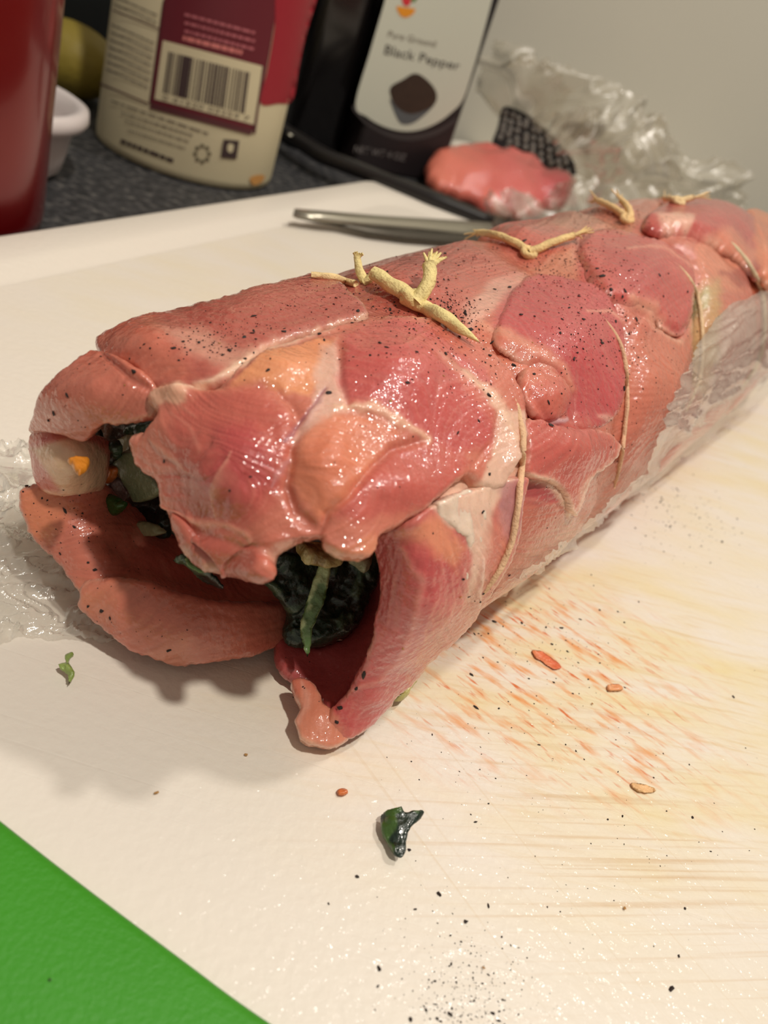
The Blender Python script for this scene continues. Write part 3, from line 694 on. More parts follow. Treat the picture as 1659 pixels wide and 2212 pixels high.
# inner wall below the opening, curled flap, and its pale tip
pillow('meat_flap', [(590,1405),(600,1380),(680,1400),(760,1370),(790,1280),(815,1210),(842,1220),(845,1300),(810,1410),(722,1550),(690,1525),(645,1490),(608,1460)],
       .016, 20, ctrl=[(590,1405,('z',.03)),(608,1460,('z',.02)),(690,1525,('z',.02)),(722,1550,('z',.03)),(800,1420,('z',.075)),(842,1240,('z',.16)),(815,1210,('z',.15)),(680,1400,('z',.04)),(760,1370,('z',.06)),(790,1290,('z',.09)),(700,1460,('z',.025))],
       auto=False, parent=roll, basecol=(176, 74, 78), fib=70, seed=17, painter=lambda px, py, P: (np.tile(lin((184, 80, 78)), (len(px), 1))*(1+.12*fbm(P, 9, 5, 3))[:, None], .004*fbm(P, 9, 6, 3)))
pillow('meat_flap', [(816,1156),(859,1128),(909,1096),(930,1084),(990,1060),(1060,1040),(1125,1030),(1124,1069),(1112,1153),(1091,1212),(1049,1282),(1027,1322),(977,1377),(922,1427),(880,1474),(850,1500),(838,1520),(800,1560),(770,1582),(745,1594),(715,1590),(700,1560),(707,1541),(753,1488),(795,1406),(812,1350),(826,1300),(830,1240),(822,1200)],
       .016, 12, off=.010, parent=roll, basecol=(212, 120, 112), fib=105, seed=18, ragged=2.0, gap=60, step=3.6,
       lam=2e-3, ctrl=[(1027,1322,('z',.20)),(977,1377,('z',.15)),(922,1427,('z',.10)),(880,1474,('z',.07)),(838,1516,('z',.05)),(800,1560,('z',.03)),(745,1594,('z',.024)),(700,1560,('z',.035)),(707,1541,('z',.055)),(753,1488,('z',.10)),(795,1406,('z',.185)),(826,1300,('z',.27)),(830,1235,('z',.31)),(816,1156,('z',.35)),(800,1500,('z',.10)),(870,1400,('z',.20))],
       label='dark pink flap curling forward onto the board')
pillow('meat_flap', [(627,1482),(645,1470),(668,1476),(684,1496),(700,1530),(725,1556),(745,1585),(742,1605),(722,1618),(698,1616),(662,1611),(645,1592),(640,1565),(650,1540),(636,1510)],
       .022, 13, ctrl=[(627,1482,('z',.035)),(640,1565,('z',.022)),(662,1611,('z',.014)),(722,1618,('z',.014)),(745,1585,('z',.022)),(690,1500,('z',.045)),(690,1560,('z',.038))],
       auto=False, parent=roll, basecol=(226, 140, 116), fib=90, seed=19, step=3, label='pale fatty tip of the curled flap')
pillow('meat_flap', [(850,1060),(930,1010),(1010,960),(1100,930),(1130,1000),(1110,1100),(1040,1130),(960,1150),(870,1160)], .008, 12, off=.0, parent=roll, basecol=(246, 214, 192), seed=29, lam=2e-3, relief=.5)
# knobbly fat beside the curled flap
for k, pts in enumerate([[(935,1090),(970,1072),(1010,1058),(1040,1078),(1048,1110),(1030,1150),(1000,1160),(975,1140),(945,1120)],
                         [(1000,1150),(1030,1150),(1035,1190),(1025,1225),(1010,1260),(1000,1230),(1004,1190)]]):
    pillow('fat_patch', pts, .008, 8, off=.022, parent=roll, step=3, ragged=3, basecol=(242, 214, 194), seed=30+k, gap=10,
           painter=lambda px, py, P: (np.tile(lin((244, 214, 192)), (len(px), 1))*(1+.12*fbm(P, 12, 5, 3))[:, None], .010*fbm(P, 22, 6, 2)), label='white knobbly fat')
# second and third segment muscles
pillow('meat_flap', [(1060,730),(1085,660),(1120,610),(1160,592),(1240,608),(1300,640),(1338,700),(1348,780),(1345,860),(1318,910),(1270,935),(1232,925),(1225,870),(1180,822),(1110,785)],
       .008, 24, off=-.003, parent=roll, basecol=(206, 100, 98), fib=35, seed=20, label='deep pink muscle behind the first twine')
pillow('meat_flap', [(1128,800),(1180,808),(1222,850),(1222,892),(1195,910),(1150,905),(1130,880),(1118,840)],
       .007, 12, off=-.001, parent=roll, basecol=(216, 122, 106), fib=20, seed=21, step=3.4)
pillow('meat_flap', [(1130,905),(1180,915),(1240,925),(1300,932),(1328,958),(1312,995),(1272,1030),(1258,1068),(1240,1112),(1222,1100),(1208,1060),(1180,1042),(1132,1028),(1126,960)],
       .011, 9, off=.0, parent=roll, basecol=(214, 120, 106), fib=60, seed=22, step=3.4, ragged=3.4, label='torn flap with white fat edge')
pillow('meat_flap', [(1245,560),(1262,515),(1305,496),(1400,524),(1480,556),(1502,620),(1492,692),(1468,726),(1430,716),(1400,688),(1330,672),(1280,648)],
       .010, 22, off=-.002, parent=roll, basecol=(208, 104, 96), fib=15, seed=23, label='rounded pink muscle between second and third twine')
pillow('meat_flap', [(1385,482),(1450,446),(1550,450),(1640,492),(1668,560),(1640,610),(1580,560),(1500,530),(1420,512)],
       .022, 18, off=-.002, parent=roll, basecol=(206, 100, 94), fib=20, seed=24)
pillow('meat_flap', [(1600,462),(1640,462),(1690,500),(1700,600),(1668,640),(1640,600),(1630,540),(1610,500)],
       .02, 16, off=.01, parent=roll, basecol=(234, 140, 92), fib=80, seed=25, label='orange stained end piece')

# --- stuffing pieces
def gp(name, pts, T, w, z, cols, label=None, sd=0, amp=.01, ragged=2.5, step=3, dep=('z',), scale=10):
    n_ = len(pts); ctr = [(x, y, zz if isinstance(zz, tuple) else ('z', zz)) for (x, y), zz in zip(pts, z if isinstance(z, list) else [z]*n_)]
    return pillow(name, pts, T, w, ctrl=ctr, auto=False, mat_=M_green, parent=roll, painter=green_painter(cols, scale, sd, amp), seed=40+sd, label=label, ragged=ragged, step=step, lam=1e-3, keep=False)
DG = [(14, 30, 24), (28, 50, 34), (64, 84, 62)]
gp('spinach', [(565,1245),(600,1190),(700,1205),(800,1150),(829,1178),(824,1230),(800,1290),(772,1350),(715,1392),(660,1400),(628,1396),(608,1372),(618,1330),(600,1295)], .022, 22,
   [.15, .19, .17, .19, .19, .17, .13, .10, .075, .065, .065, .07, .09, .12], DG, 'dark cooked spinach bulging from the lower gap', 1, .016)
gp('cabbage', [(640,1178),(700,1182),(740,1205),(730,1222),(690,1222),(660,1212)], .012, 10, [.22]*6, [(186,160,104), (206,186,130), (150,120,70)], 'pale tan vegetable bit', 2, .006)
gp('onion', [(752,1200),(790,1190),(806,1180),(804,1218),(790,1236),(765,1222)], .012, 10, [.21]*6, [(150,150,116), (186,184,150), (206,204,176)], 'translucent onion bit', 3, .006)
gp('spinach_stem', [(690,1215),(716,1222),(708,1262),(698,1310),(680,1340),(672,1380),(664,1420),(656,1398),(650,1360),(658,1310),(672,1270)], .010, 8, [.21,.21,.19,.165,.145,.12,.095,.10,.12,.15,.18], [(84,112,62), (136,158,100), (176,190,140)], 'pale green stem hanging down over the spinach', 4, .007)
gp('onion', [(245,990),(290,972),(318,1010),(352,1048),(345,1070),(300,1085),(280,1060),(258,1020)], .010, 9, [('u',-.56)]*8, [(104,110,84), (124,126,98), (140,140,112)], 'flat grey green onion square', 5, .002, 1, scale=5)
gp('green_pepper', [(205,1052),(225,1062),(262,1080),(272,1092),(255,1112),(225,1115),(207,1090)], .012, 9, [('u',-.59)]*7, [(40,78,30), (54,92,38)], 'curved green pepper strip', 6, .003, 1, scale=5)
gp('spinach', [(210,925),(228,952),(250,950),(262,975),(240,1005),(222,1000),(216,960),(204,940)], .010, 8, [('u',-.575)]*8, DG, 'dark leaf at the left of the opening', 7)
gp('spinach', [(285,912),(345,905),(348,930),(335,955),(312,962),(300,940),(275,935)], .012, 9, [('u',-.57)]*7, DG, 'glossy dark leaf under the upper flap', 8)
gp('carrot', [(222,1005),(250,1008),(252,1030),(236,1045),(222,1030)], .010, 8, [('u',-.57)]*5, [(196,104,44), (222,130,60), (190,120,100)], 'small orange carrot dice', 9, .006)
gp('spinach', [(255,1105),(310,1095),(362,1120),(365,1160),(320,1160),(280,1145)], .014, 12, [('u',-.52)]*6, DG, 'wet dark leaf at the bottom of the opening', 10, .012)
gp('cabbage', [(292,1128),(335,1132),(360,1150),(330,1158),(300,1150)], .008, 6, [('u',-.545)]*5, [(120,124,86), (160,160,120)], 'pale shred on the dark leaf', 11, .005)
gp('cheese', [(250,950),(300,935),(320,960),(290,975),(262,985)], .008, 8, [('u',-.53)]*5, [(96,92,70), (140,134,100), (60,40,40)], 'crumbly grey filling', 12, .012)
gp('cheese', [(212,1040),(250,1030),(275,1060),(262,1085),(225,1068)], .008, 8, [('u',-.56)]*5, [(96,72,66), (150,120,110), (60,40,40)], 'crumbly pinkish filling', 13, .012)
gp('carrot', [(147,992),(188,990),(194,1004),(184,1022),(168,1026),(155,1010)], .006, 7, .305, [(200,116,30), (222,140,44)], 'orange carrot bit stuck on the fat', 14, .003)
gp('spinach', [(372,1212),(395,1200),(440,1228),(470,1250),(484,1272),(462,1268),(430,1245),(400,1222)], .007, 5, [.19,.21,.21,.19,.17,.16,.17,.18], DG, 'thin dark leaf poking from under the front flap', 15, .006)
gp('spinach', [(398,1205),(420,1212),(446,1226),(436,1238),(410,1224)], .006, 4, [.225]*5, [(88,120,60), (140,160,96)], 'light green leaf rib', 16, .003)
gp('spinach', [(1512,640),(1532,618),(1545,640),(1535,690),(1520,700)], .01, 8, [('u',1.05)]*5, [(70,86,60), (120,130,90), (180,186,150)], 'green filling showing at the far gap', 17, .006)

# ------------------------------------------------------------------ tubes: twine
def tube(P, r, nside=8, twist=True, cap=True):
    P = np.asarray(P, float); n_ = len(P); r = np.broadcast_to(r, (n_,))
    T_ = np.gradient(P, axis=0); T_ /= np.linalg.norm(T_, axis=1)[:, None]+1e-12
    up = np.array([0, 0, 1.]); A = np.cross(T_, up); A /= np.linalg.norm(A, axis=1)[:, None]+1e-9; B = np.cross(T_, A)
    L = np.r_[0, np.cumsum(np.linalg.norm(np.diff(P, axis=0), axis=1))]
    V = []
    for i in range(n_):
        for k in range(nside):
            a = 2*math.pi*k/nside; rr = r[i]*(1+(.10*math.cos(3*(a+L[i]*45)) if twist else 0))
            V.append(P[i]+rr*(math.cos(a)*A[i]+math.sin(a)*B[i]))
    Fc = [(i*nside+k, i*nside+(k+1) % nside, (i+1)*nside+(k+1) % nside, (i+1)*nside+k) for i in range(n_-1) for k in range(nside)]
    if cap: Fc += [tuple(range(nside)), tuple(reversed(range((n_-1)*nside, n_*nside)))]
    return np.array(V), Fc
meat_bvh = None
def build_meat_bvh():
    VV = []; FF = []; o_ = 0
    for V, Fc in ALLMEAT:
        VV += [Vector(v) for v in V]; FF += (np.asarray(Fc)+o_).tolist(); o_ += len(V)
    return BVHTree.FromPolygons(VV, FF)
meat_bvh = build_meat_bvh()
def on_meat(pts, off, step=8):
    q = smooth_closed(pts, step, closed=False); t, nn = cast(meat_bvh, q[:, 0], q[:, 1]); ok = ~np.isnan(t); q, t, nn = q[ok], t[ok], nn[ok]
    r = rays(q[:, 0], q[:, 1]); nn *= np.sign(-(nn*r).sum(1))[:, None]
    if np.ndim(off): off = np.interp(np.linspace(0, 1, len(t)), np.linspace(0, 1, len(off)), off)[:, None]
    P = ZC+r*t[:, None]+nn*off
    for _ in range(2): P[1:-1] = (P[:-2]+2*P[1:-1]+P[2:])/4
    return P
TW = (226, 204, 140)
def twine(parts, label):
    t = obj('twine', *tube(*parts[0]), M_twine, parent=roll, label=label, colors=None)
    return t
def merge(lst):
    V = []; Fc = []; o_ = 0
    for v, f_ in lst: V.append(v); Fc += [tuple(i+o_ for i in q) for q in f_]; o_ += len(v)
    return np.vstack(V), Fc
def tw_obj(name, lst, col, label, parent):
    V, Fc = merge(lst); c = np.tile(lin(col), (len(V), 1))*(1+.12*vnoise(V, 60, 9))[:, None]
    return obj(name, V, Fc, M_twine, parent=parent, colors=c, label=label)
def frayed(pts, off0, off1, r0, r1, fan=7, spread=9):
    P = on_meat(pts, 0, 7); n_ = len(P)
    P[:, 2] += np.linspace(off0, off1, n_); lst = [tube(P[:max(3, int(n_*.8))], np.linspace(r0, r1, max(3, int(n_*.8))), 10)]
    d_ = P[-1]-P[-2]; d_ /= np.linalg.norm(d_); e0 = P[max(3, int(n_*.8))-1]
    for k in range(fan):
        w_ = rng.randn(3)*.012; w_[2] = abs(w_[2])*.6; L_ = .05+.03*rng.rand()
        q = np.array([e0-d_*.01, e0+d_*L_*.5+w_*.5, e0+d_*L_+w_*1.5]); lst.append(tube(smooth3(q), np.linspace(r1*.38, r1*.12, 9), 5, False))
    return lst
def smooth3(q):
    t = np.linspace(0, 1, 9)[:, None]; return (1-t)**2*q[0]+2*t*(1-t)*q[1]+t*t*q[2]
# loops in front (thin string pressed into the meat)
tw_obj('twine_loop', [tube(on_meat([(672,600),(720,604),(770,618)], .004), .006)], (232, 204, 150), 'thin twine strand on top left of the first knot', roll)
l1 = tw_obj('twine_loop', [tube(on_meat([(1040,762),(1085,815),(1118,870),(1124,905),(1127,950),(1121,1020),(1113,1100),(1097,1180),(1070,1240),(1045,1284)], [-.012, -.008, -.004, .003, .004, .004, .004, .003, -.004], 10), .0052)], (232, 190, 150), 'twine loop nearest the open end', roll)
l2 = tw_obj('twine_loop', [tube(on_meat([(1210,600),(1270,650),(1320,705),(1345,765),(1352,860),(1346,930),(1338,1000),(1328,1055)], [-.012, -.008, -.003, .002, .003, .003, .003, -.004], 10), .0045)], (222, 176, 140), 'second twine loop sunk into the meat', roll)
l3 = tw_obj('twine_loop', [tube(on_meat([(1400,520),(1470,575),(1505,640),(1515,740),(1508,820),(1482,890)], [-.012, -.004, .003, .003, .003, -.004], 10), .005)], (222, 190, 150), 'third twine loop under the film', roll)
l4 = tw_obj('twine_loop', [tube(on_meat([(1550,495),(1600,545),(1640,620),(1648,700),(1636,780),(1600,840)], [-.012, -.002, .004, .004, .004, -.002], 10), .007)], (216, 196, 160), 'farthest twine loop under the film', roll)
# knot 1
P1 = on_meat([(870,655),(905,670),(950,698),(990,726),(1026,752)], .012, 8); 
kn = [tube(P1, np.r_[np.linspace(.0125, .010, len(P1)-9), np.linspace(.0095, .001, 9)], 12)]
kn += frayed([(888,660),(840,640),(795,618),(775,600)], .012, .03, .0145, .012, 0)
A0 = on_meat([(775,600),(772,585)], .03, 7)[0]; e_ = at_z(0, 0)  # tail stands up
t0 = float(np.linalg.norm(A0-ZC)); dirz = rays(770, 556); tz = (A0-ZC)@RM[:, 0]*0
dep = proj(A0[None])[2][0]; tail = np.array([ZC+rays(799, 622)*dep*1.0, ZC+rays(776, 598)*dep, ZC+rays(771, 556)*dep*1.01])
kn += [tube(smooth3(tail), np.linspace(.010, .006, 9), 10)]
for k in range(5):
    q = tail.copy()[1:]; q = np.array([tail[1]*.3+tail[2]*.7, tail[2], tail[2]+np.array([.004*(k-2), .0, .006+.004*rng.rand()])]); kn.append(tube(smooth3(q), .003, 5, False))
q = np.array([ZC+rays(790, 612)*dep*.995, ZC+rays(803, 600)*dep*.99, ZC+rays(806, 586)*dep*.99]); kn.append(tube(smooth3(q), np.linspace(.010, .005, 9), 8))
dep2 = proj(on_meat([(890,655),(905,640)], .0, 7)[:1])[2][0]
tail = np.array([ZC+rays(898, 652)*dep2*.985, ZC+rays(935, 615)*dep2*.985, ZC+rays(927, 572)*dep2*1.0]); kn += [tube(smooth3(tail), np.linspace(.0125, .0115, 9), 10)]
for k in range(9):
    e_ = ZC+rays(915+6.*k+rng.randn()*2, 534+abs(k-3)*4+rng.rand()*10)*dep2*1.01
    kn.append(tube(smooth3(np.array([tail[2]*.8+tail[1]*.2, tail[2]*.7+e_*.3, e_])), np.linspace(.006, .002, 9), 5, False))
# knot body
kc = on_meat([(885,656),(900,662)], .014, 7)[0]
a_ = np.linspace(0, 2*np.pi, 20); kn.append(tube(np.stack([kc[0]+.012*np.cos(a_), kc[1]+.012*np.sin(a_), kc[2]+.006*np.sin(2*a_)], 1), .010, 8))
tw_obj('twine_knot', kn, (238, 218, 152), 'thick knot with frayed cream ends, nearest the viewer', l1)
def knot(parent, left, right, centre, r, col, label, lift=.006):
    lst = []
    for pts in (left, right):
        r = r*.8 if pts is left else r; P = on_meat([centre]+pts, lift, 7); n_ = len(P)
        if n_ < 4: continue
        P[:, 2] += np.linspace(0, .012, n_)
        lst.append(tube(P, np.linspace(r, r*.8, n_), 8))
        d_ = P[-1]-P[-3]; d_ /= np.linalg.norm(d_)+1e-9
        for k in range(6):
            w_ = rng.randn(3)*.010; lst.append(tube(smooth3(np.array([P[-2], P[-1]+d_*.02, P[-1]+d_*.05+w_])), np.linspace(r*.4, r*.15, 9), 5, False))
    c0 = on_meat([centre, (centre[0]+8, centre[1])], lift, 7)[0]
    lst.append(tube(np.stack([c0[0]+.012*np.cos(a_), c0[1]+.012*np.sin(a_), c0[2]+.004*np.sin(a_)], 1), r*.8, 8))
    tw_obj('twine_knot', lst, col, label, parent)
knot(l2, [(1110,533),(1060,520),(1010,515),(985,512)], [(1160,546),(1190,535),(1232,526)], (1143,551), .012, (232, 200, 140), 'knot with long spread ends on the second loop')
knot(l3, [(1330,462),(1290,448),(1262,440)], [(1362,475),(1350,455),(1338,448)], (1356,478), .013, (232, 196, 140), 'knot on the third loop')
knot(l4, [(1450,440),(1432,441)], [(1480,440),(1492,441)], (1465,440), .012, (236, 206, 156), 'knot on the farthest loop')

# ------------------------------------------------------------------ pepper
def flake_mesh(k, m):
    r_ = np.random.RandomState(100+k); bm = bmesh.new(); bmesh.ops.create_icosphere(bm, subdivisions=1, radius=1)
    sx, sy, sz = 1, .45+.4*r_.rand(), .3+.2*r_.rand()
    for v in bm.verts:
        j = 1+.35*r_.randn(); v.co = Vector((v.co.x*sx*max(j, .4), v.co.y*sy*max(j, .4), v.co.z*sz))
    me = bpy.data.meshes.new('pepper_flake'); bm.to_mesh(me); bm.free(); me.materials.append(m); return me
FM = [flake_mesh(k, M_flake) for k in range(6)]; FT = [flake_mesh(k, M_flake2) for k in range(2)]
def rot_to(nrm, a):
    q = Vector(nrm).to_track_quat('Z', 'Y'); return q.to_matrix() @ Matrix.Rotation(a, 3, 'Z')
def flake(P, nrm, r, k, label, group, tan=False, cat='pepper'):
    me = (FT[k % 2] if tan else FM[k % 6]); o = bpy.data.objects.new('pepper_flake', me); COL.objects.link(o)
    R = rot_to(nrm, rng.rand()*6.28).to_4x4(); s_ = r*S
    o.matrix_world = Matrix.Translation(Vector(np.asarray(P)*S)) @ R @ Matrix.Diagonal((s_, s_, s_, 1)); tag(o, label, cat, group); return o
def meat_lab(x, y):
    one = {(709,849): 'black flake alone on pale fat in the centre of the front flap', (787,1457): 'largest square black pepper flake on the curled pink flap', (1056,854): 'black pepper flake at the right end of the front flap, beside white fat',
           (290,803): 'black pepper flake alone at the blunt left end of the top muscle', (1301,597): 'largest black pepper flake on the rounded muscle past the second twine', (1043,1106): 'black pepper flake on white fat beside the first twine loop',
           (1190,918): 'black flake on the torn flap right of the first twine', (1348,838): 'black pepper flake beside the second twine loop on the flank', (365,1405): 'black pepper flake at the very bottom edge of the lower lip', (640,595): 'dark flake on the upper left rim of the roll beside the thin twine strand'}
    if (x, y) in one: return one[(x, y)], None
    if x < 240 and y < 940: z = 'upper left flap beside the opening'
    elif x < 620 and y > 1040: z = 'lower left flap under the opening'
    elif y > 1430: z = 'lower part of the curled front flap'
    elif x < 770 and y < 790: z = 'long muscle on the upper left'
    elif x < 1100 and y < 700: z = 'roll top around the first knots'
    elif x < 1100 and y < 860: z = 'front flap below the first knot'
    elif x < 1110: z = 'face of the front flap'
    elif x < 1360 and y < 900: z = 'muscle between first and second twine'
    elif y > 1100: z = 'lower right flank near the first twine'
    else: z = 'far muscles past the second twine'
    return 'black pepper flake among those on the '+z, 'pepper flakes on the '+z
BIG = [(709,849,7),(1056,854,6),(290,803,6),(787,1457,8),(770,1487,5),(735,1530,6),(728,1560,5),(1043,1106,5),(1057,1025,4),(989,935,4),(1034,909,4),(1190,918,6),(1348,838,6),(613,716,5),(495,757,6),(549,683,5),
 (578,800,5),(375,753,5),(396,738,4),(430,740,4),(528,728,5),(545,720,4),(548,715,4),(481,767,4),(530,775,4),(116,893,5),(105,908,4),(145,853,5),(218,770,3),(880,826,5),(800,768,4),(890,820,3),(820,741,5),(835,750,4),
 (958,690,5),(1016,713,6),(1017,720,5),(1005,678,5),(1058,768,5),(1063,740,4),(845,677,5),(842,670,4),(773,672,5),(690,721,4),(760,698,4),(700,735,4),(900,760,4),(962,764,5),(1154,808,4),(1110,789,5),(1125,680,5),(1100,620,5),(1068,625,4),
 (1301,597,6),(1320,625,5),(1350,628,5),(1260,690,5),(1230,665,4),(1215,690,4),(1300,740,5),(1298,735,4),(1240,775,5),(1210,720,4),(1185,870,4),(1330,695,5),(1375,690,5),(1250,640,4),(1290,580,4),(1425,595,4),(1485,630,4),(1345,640,4),(962,548,5),(950,550,4),(1133,520,5),(640,595,4),
 (140,1104,5),(160,1138,4),(363,1145,3),(355,997,4),(365,1405,5),(219,1320,5),(238,1335,4),(190,1310,4),(205,1230,4),(190,1215,3),(130,1196,3),(1001,1251,4),(1013,1289,3),(1038,1300,3),(1100,1243,3),(496,1060,3),(541,1030,3),(57,1050,4),(40,1078,4),(50,1062,3),(1212,1180,4),(1045,1282,4),(1433,640,3)]
qs = np.array([(b[0], b[1]) for b in BIG], float); t, nn = cast(meat_bvh, qs[:, 0], qs[:, 1])
for k, (b, tt, nv) in enumerate(zip(BIG, t, nn)):
    if np.isnan(tt): continue
    r_ = rays(b[0], b[1]); nv = nv*np.sign(-(nv@r_)); flake(ZC+r_*tt+nv*.0005, nv, b[2]*1.2*tt/F, k, *meat_lab(b[0], b[1]))
TAN = [(270,832,4),(474,742,4),(843,866,6),(958,812,4),(1137,905,4),(870,1401,5),(900,715,3),(985,598,3),(1150,740,3),(995,1290,4),(1170,832,3)]
qs = np.array([(b[0], b[1]) for b in TAN], float); t, nn = cast(meat_bvh, qs[:, 0], qs[:, 1])
for k, (b, tt, nv) in enumerate(zip(TAN, t, nn)):
    if np.isnan(tt): continue
    r_ = rays(b[0], b[1]); nv = nv*np.sign(-(nv@r_)); flake(ZC+r_*tt+nv*.0005, nv, b[2]*.8*tt/F, k, 'pale tan pepper fragment on the raw meat roll', 'tan pepper fragments on the meat roll', True)
def dust(name, specs, on_board, parent, label, m, seed):
    """specs: (cx, cy, sx, sy, angle, count, rmin, rmax) in photograph pixels"""
    r_ = np.random.RandomState(seed); X = []; Rr = []
    for cx_, cy_, sx, sy, an, cnt, r0, r1 in specs:
        cnt = int(cnt*1.6); r1 = r1*1.15
        g = r_.randn(cnt, 2)*[sx, sy]; c_, s_ = math.cos(math.radians(an)), math.sin(math.radians(an))
        X.append(np.stack([cx_+g[:, 0]*c_-g[:, 1]*s_, cy_+g[:, 0]*s_+g[:, 1]*c_], 1)); Rr.append(r0+(r1-r0)*r_.rand(cnt)**2.5)
    X = np.vstack(X); Rr = np.concatenate(Rr)
    if on_board:
        P = at_z(X[:, 0], X[:, 1], 0.); t = (0-1)/rays(X[:, 0], X[:, 1])[:, 2]; nn = np.tile([0, 0, 1.], (len(X), 1))
    else:
        t, nn = cast(meat_bvh, X[:, 0], X[:, 1]); ok = ~np.isnan(t); X, t, nn, Rr = X[ok], t[ok], nn[ok], Rr[ok]
        r0 = rays(X[:, 0], X[:, 1]); nn *= np.sign(-(nn*r0).sum(1))[:, None]; P = ZC+r0*t[:, None]
    octa = np.array([(1, 0, 0), (0, 1, 0), (-1, 0, 0), (0, -1, 0), (0, 0, 1), (0, 0, -1.)]); fo = [(0, 1, 4), (1, 2, 4), (2, 3, 4), (3, 0, 4), (1, 0, 5), (2, 1, 5), (3, 2, 5), (0, 3, 5)]
    V = []; Fc = []
    for i in range(len(X)):
        s_ = Rr[i]*t[i]/F*np.array([1, .4+.5*r_.rand(), .5]); M_ = np.array(rot_to(nn[i], r_.rand()*6.28))
        q = (octa*s_*(1+.3*r_.randn(6, 1)))@M_.T+P[i]+nn[i]*s_[2]*.4; V.append(q); Fc += [tuple(a+6*i for a in f_) for f_ in fo]
    o = obj(name, np.vstack(V), Fc, m, parent=parent, smooth=False)
    o['kind'] = 'stuff'
    if label: tag(o, label, 'pepper') if parent is None else o.__setitem__('label', label)
    return o
dust('ground_pepper', [(560,690,130,22,-18,130,1.2,3.2),(450,740,60,20,10,50,1.5,3.6),(880,690,90,20,20,120,1.2,3.2),(985,670,40,22,35,170,1.2,3.4),(1040,560,90,20,5,60,1,2.6),(900,590,110,28,-10,60,1,3),
      (850,760,110,30,8,60,1.2,3.2),(1020,790,60,50,30,60,1,3),(1230,560,60,26,-20,110,1,2.4),(1330,470,40,14,10,120,.8,2),(1170,540,50,20,10,40,1,2.4),(1250,690,60,60,40,130,1,3),(1330,720,50,40,40,90,1,3),(1330,600,60,40,20,90,1,2.6),(1430,760,50,60,0,50,1,2.6),
      (1210,590,50,25,0,80,1,2.4),(1300,470,80,20,0,100,.8,2),(900,1000,150,120,0,25,1,2.4),(170,1120,60,45,30,70,1,2.6),(130,870,50,60,-40,15,1,2.6),(1390,900,50,80,30,40,1,2.4),(1250,830,70,90,30,60,1,2.6),(640,1450,60,50,0,12,1,2.4),(1060,1270,60,50,-30,14,1,2.6),(300,1330,100,50,30,20,1,2.2)],
     False, roll, 'fine ground pepper speckling the meat', M_flake, 3)
# pepper on the board
def board_lab(x, y):
    one = {(771,1893): 'black pepper flake on the board just below the green spinach scrap, to its left', (1451,2136): 'large black pepper flake alone at the lower right of the board', (819,2091): 'tall black flake on the board, left of the scattered pepper patch',
           (949,1931): 'larger black flake on the board right of and below the spinach scrap', (885,1836): 'small dark flake touching the lower right of the spinach scrap', (1585,1505): 'dark flake alone near the right edge of the board', (1028,1527): 'black flake on the stained board right of the curled flap'}
    if (x, y) in one: return one[(x, y)], None
    z = 'scattered patch at the bottom of the board' if y > 2000 else ('clean board below the spinach scrap' if y > 1880 and x < 1200 else ('orange stained board beside the roll' if y < 1720 and x < 1460 else 'board at the far right'))
    return 'black pepper flake among those on the '+z, 'pepper flakes on the '+z
PB = [(771,1893,7),(949,1931,8),(1006,1991,8),(1055,1957,6),(819,2091,9),(816,2130,5),(887,2201,8),(1451,2136,10),(944,2200,6),(1078,2205,6),(1064,2188,7),(973,2190,8),(921,2182,6),(975,2082,5),(885,1836,6),(1027,1775,5),(939,2119,5),
 (973,2020,4),(1084,2024,4),(897,1964,5),(996,2034,4),(1055,2105,4),(1042,2124,4),(1086,2160,4),(1313,1770,4),(1345,1763,4),(1496,1765,5),(1028,1527,7),(1019,1457,7),(1068,1342,7),(1192,1391,5),(1213,1356,6),(1296,1318,4),(1165,1609,4),(1262,1640,3),(1585,1505,5),(1078,1530,4),(1226,1407,4),(1127,1345,5),(1025,1369,4),(1055,1368,4),
 (1180,1355,4),(1560,1170,5),(1380,1300,3),(108,2117,5),(1254,1338,4),(892,2140,3),(1466,2065,5),(1480,1962,5),(710,1952,4),(1222,1608,3),(1335,1667,3)]
for k, (x, y, r_) in enumerate(PB):
    tt = (-1)/rays(x, y)[2]; zz = .013 if (x, y) == (108, 2117) else r_*.8*tt/F*.25
    if (x, y) == (108, 2117): flake(at_z(x, y, .0135), (0, 0, 1), r_*.8*tt/F, k, 'single dark pepper flake on the green corner', None); continue
    flake(at_z(x, y, zz), (0, 0, 1), r_*.8*tt/F, k, *board_lab(x, y))
for k, (x, y, r_) in enumerate([(532,1630,6),(338,1712,7),(1350,1962,6),(1045,2090,5),(1280,1520,4)]):
    tt = (-1)/rays(x, y)[2]
    flake(at_z(x, y, .003), (0, 0, 1), r_*.8*tt/F, k, 'tan pepper fragment lying on the white cutting board', 'tan pepper fragments on the board', True)
dust('ground_pepper', [(1020,2110,70,50,20,150,.8,2.6),(1000,2190,70,24,10,120,.8,3),(1480,1120,70,40,20,130,.8,2.4),(1200,1400,110,70,30,80,1,2.8),(1100,1600,200,120,20,60,.8,2.2),(1300,1800,200,150,0,45,.8,2.4),(1500,950,60,40,-30,40,.8,2),(900,2000,60,60,0,20,.8,2.2)], True, None,
     'fine ground pepper scattered over the right half of the board', M_flake, 4)

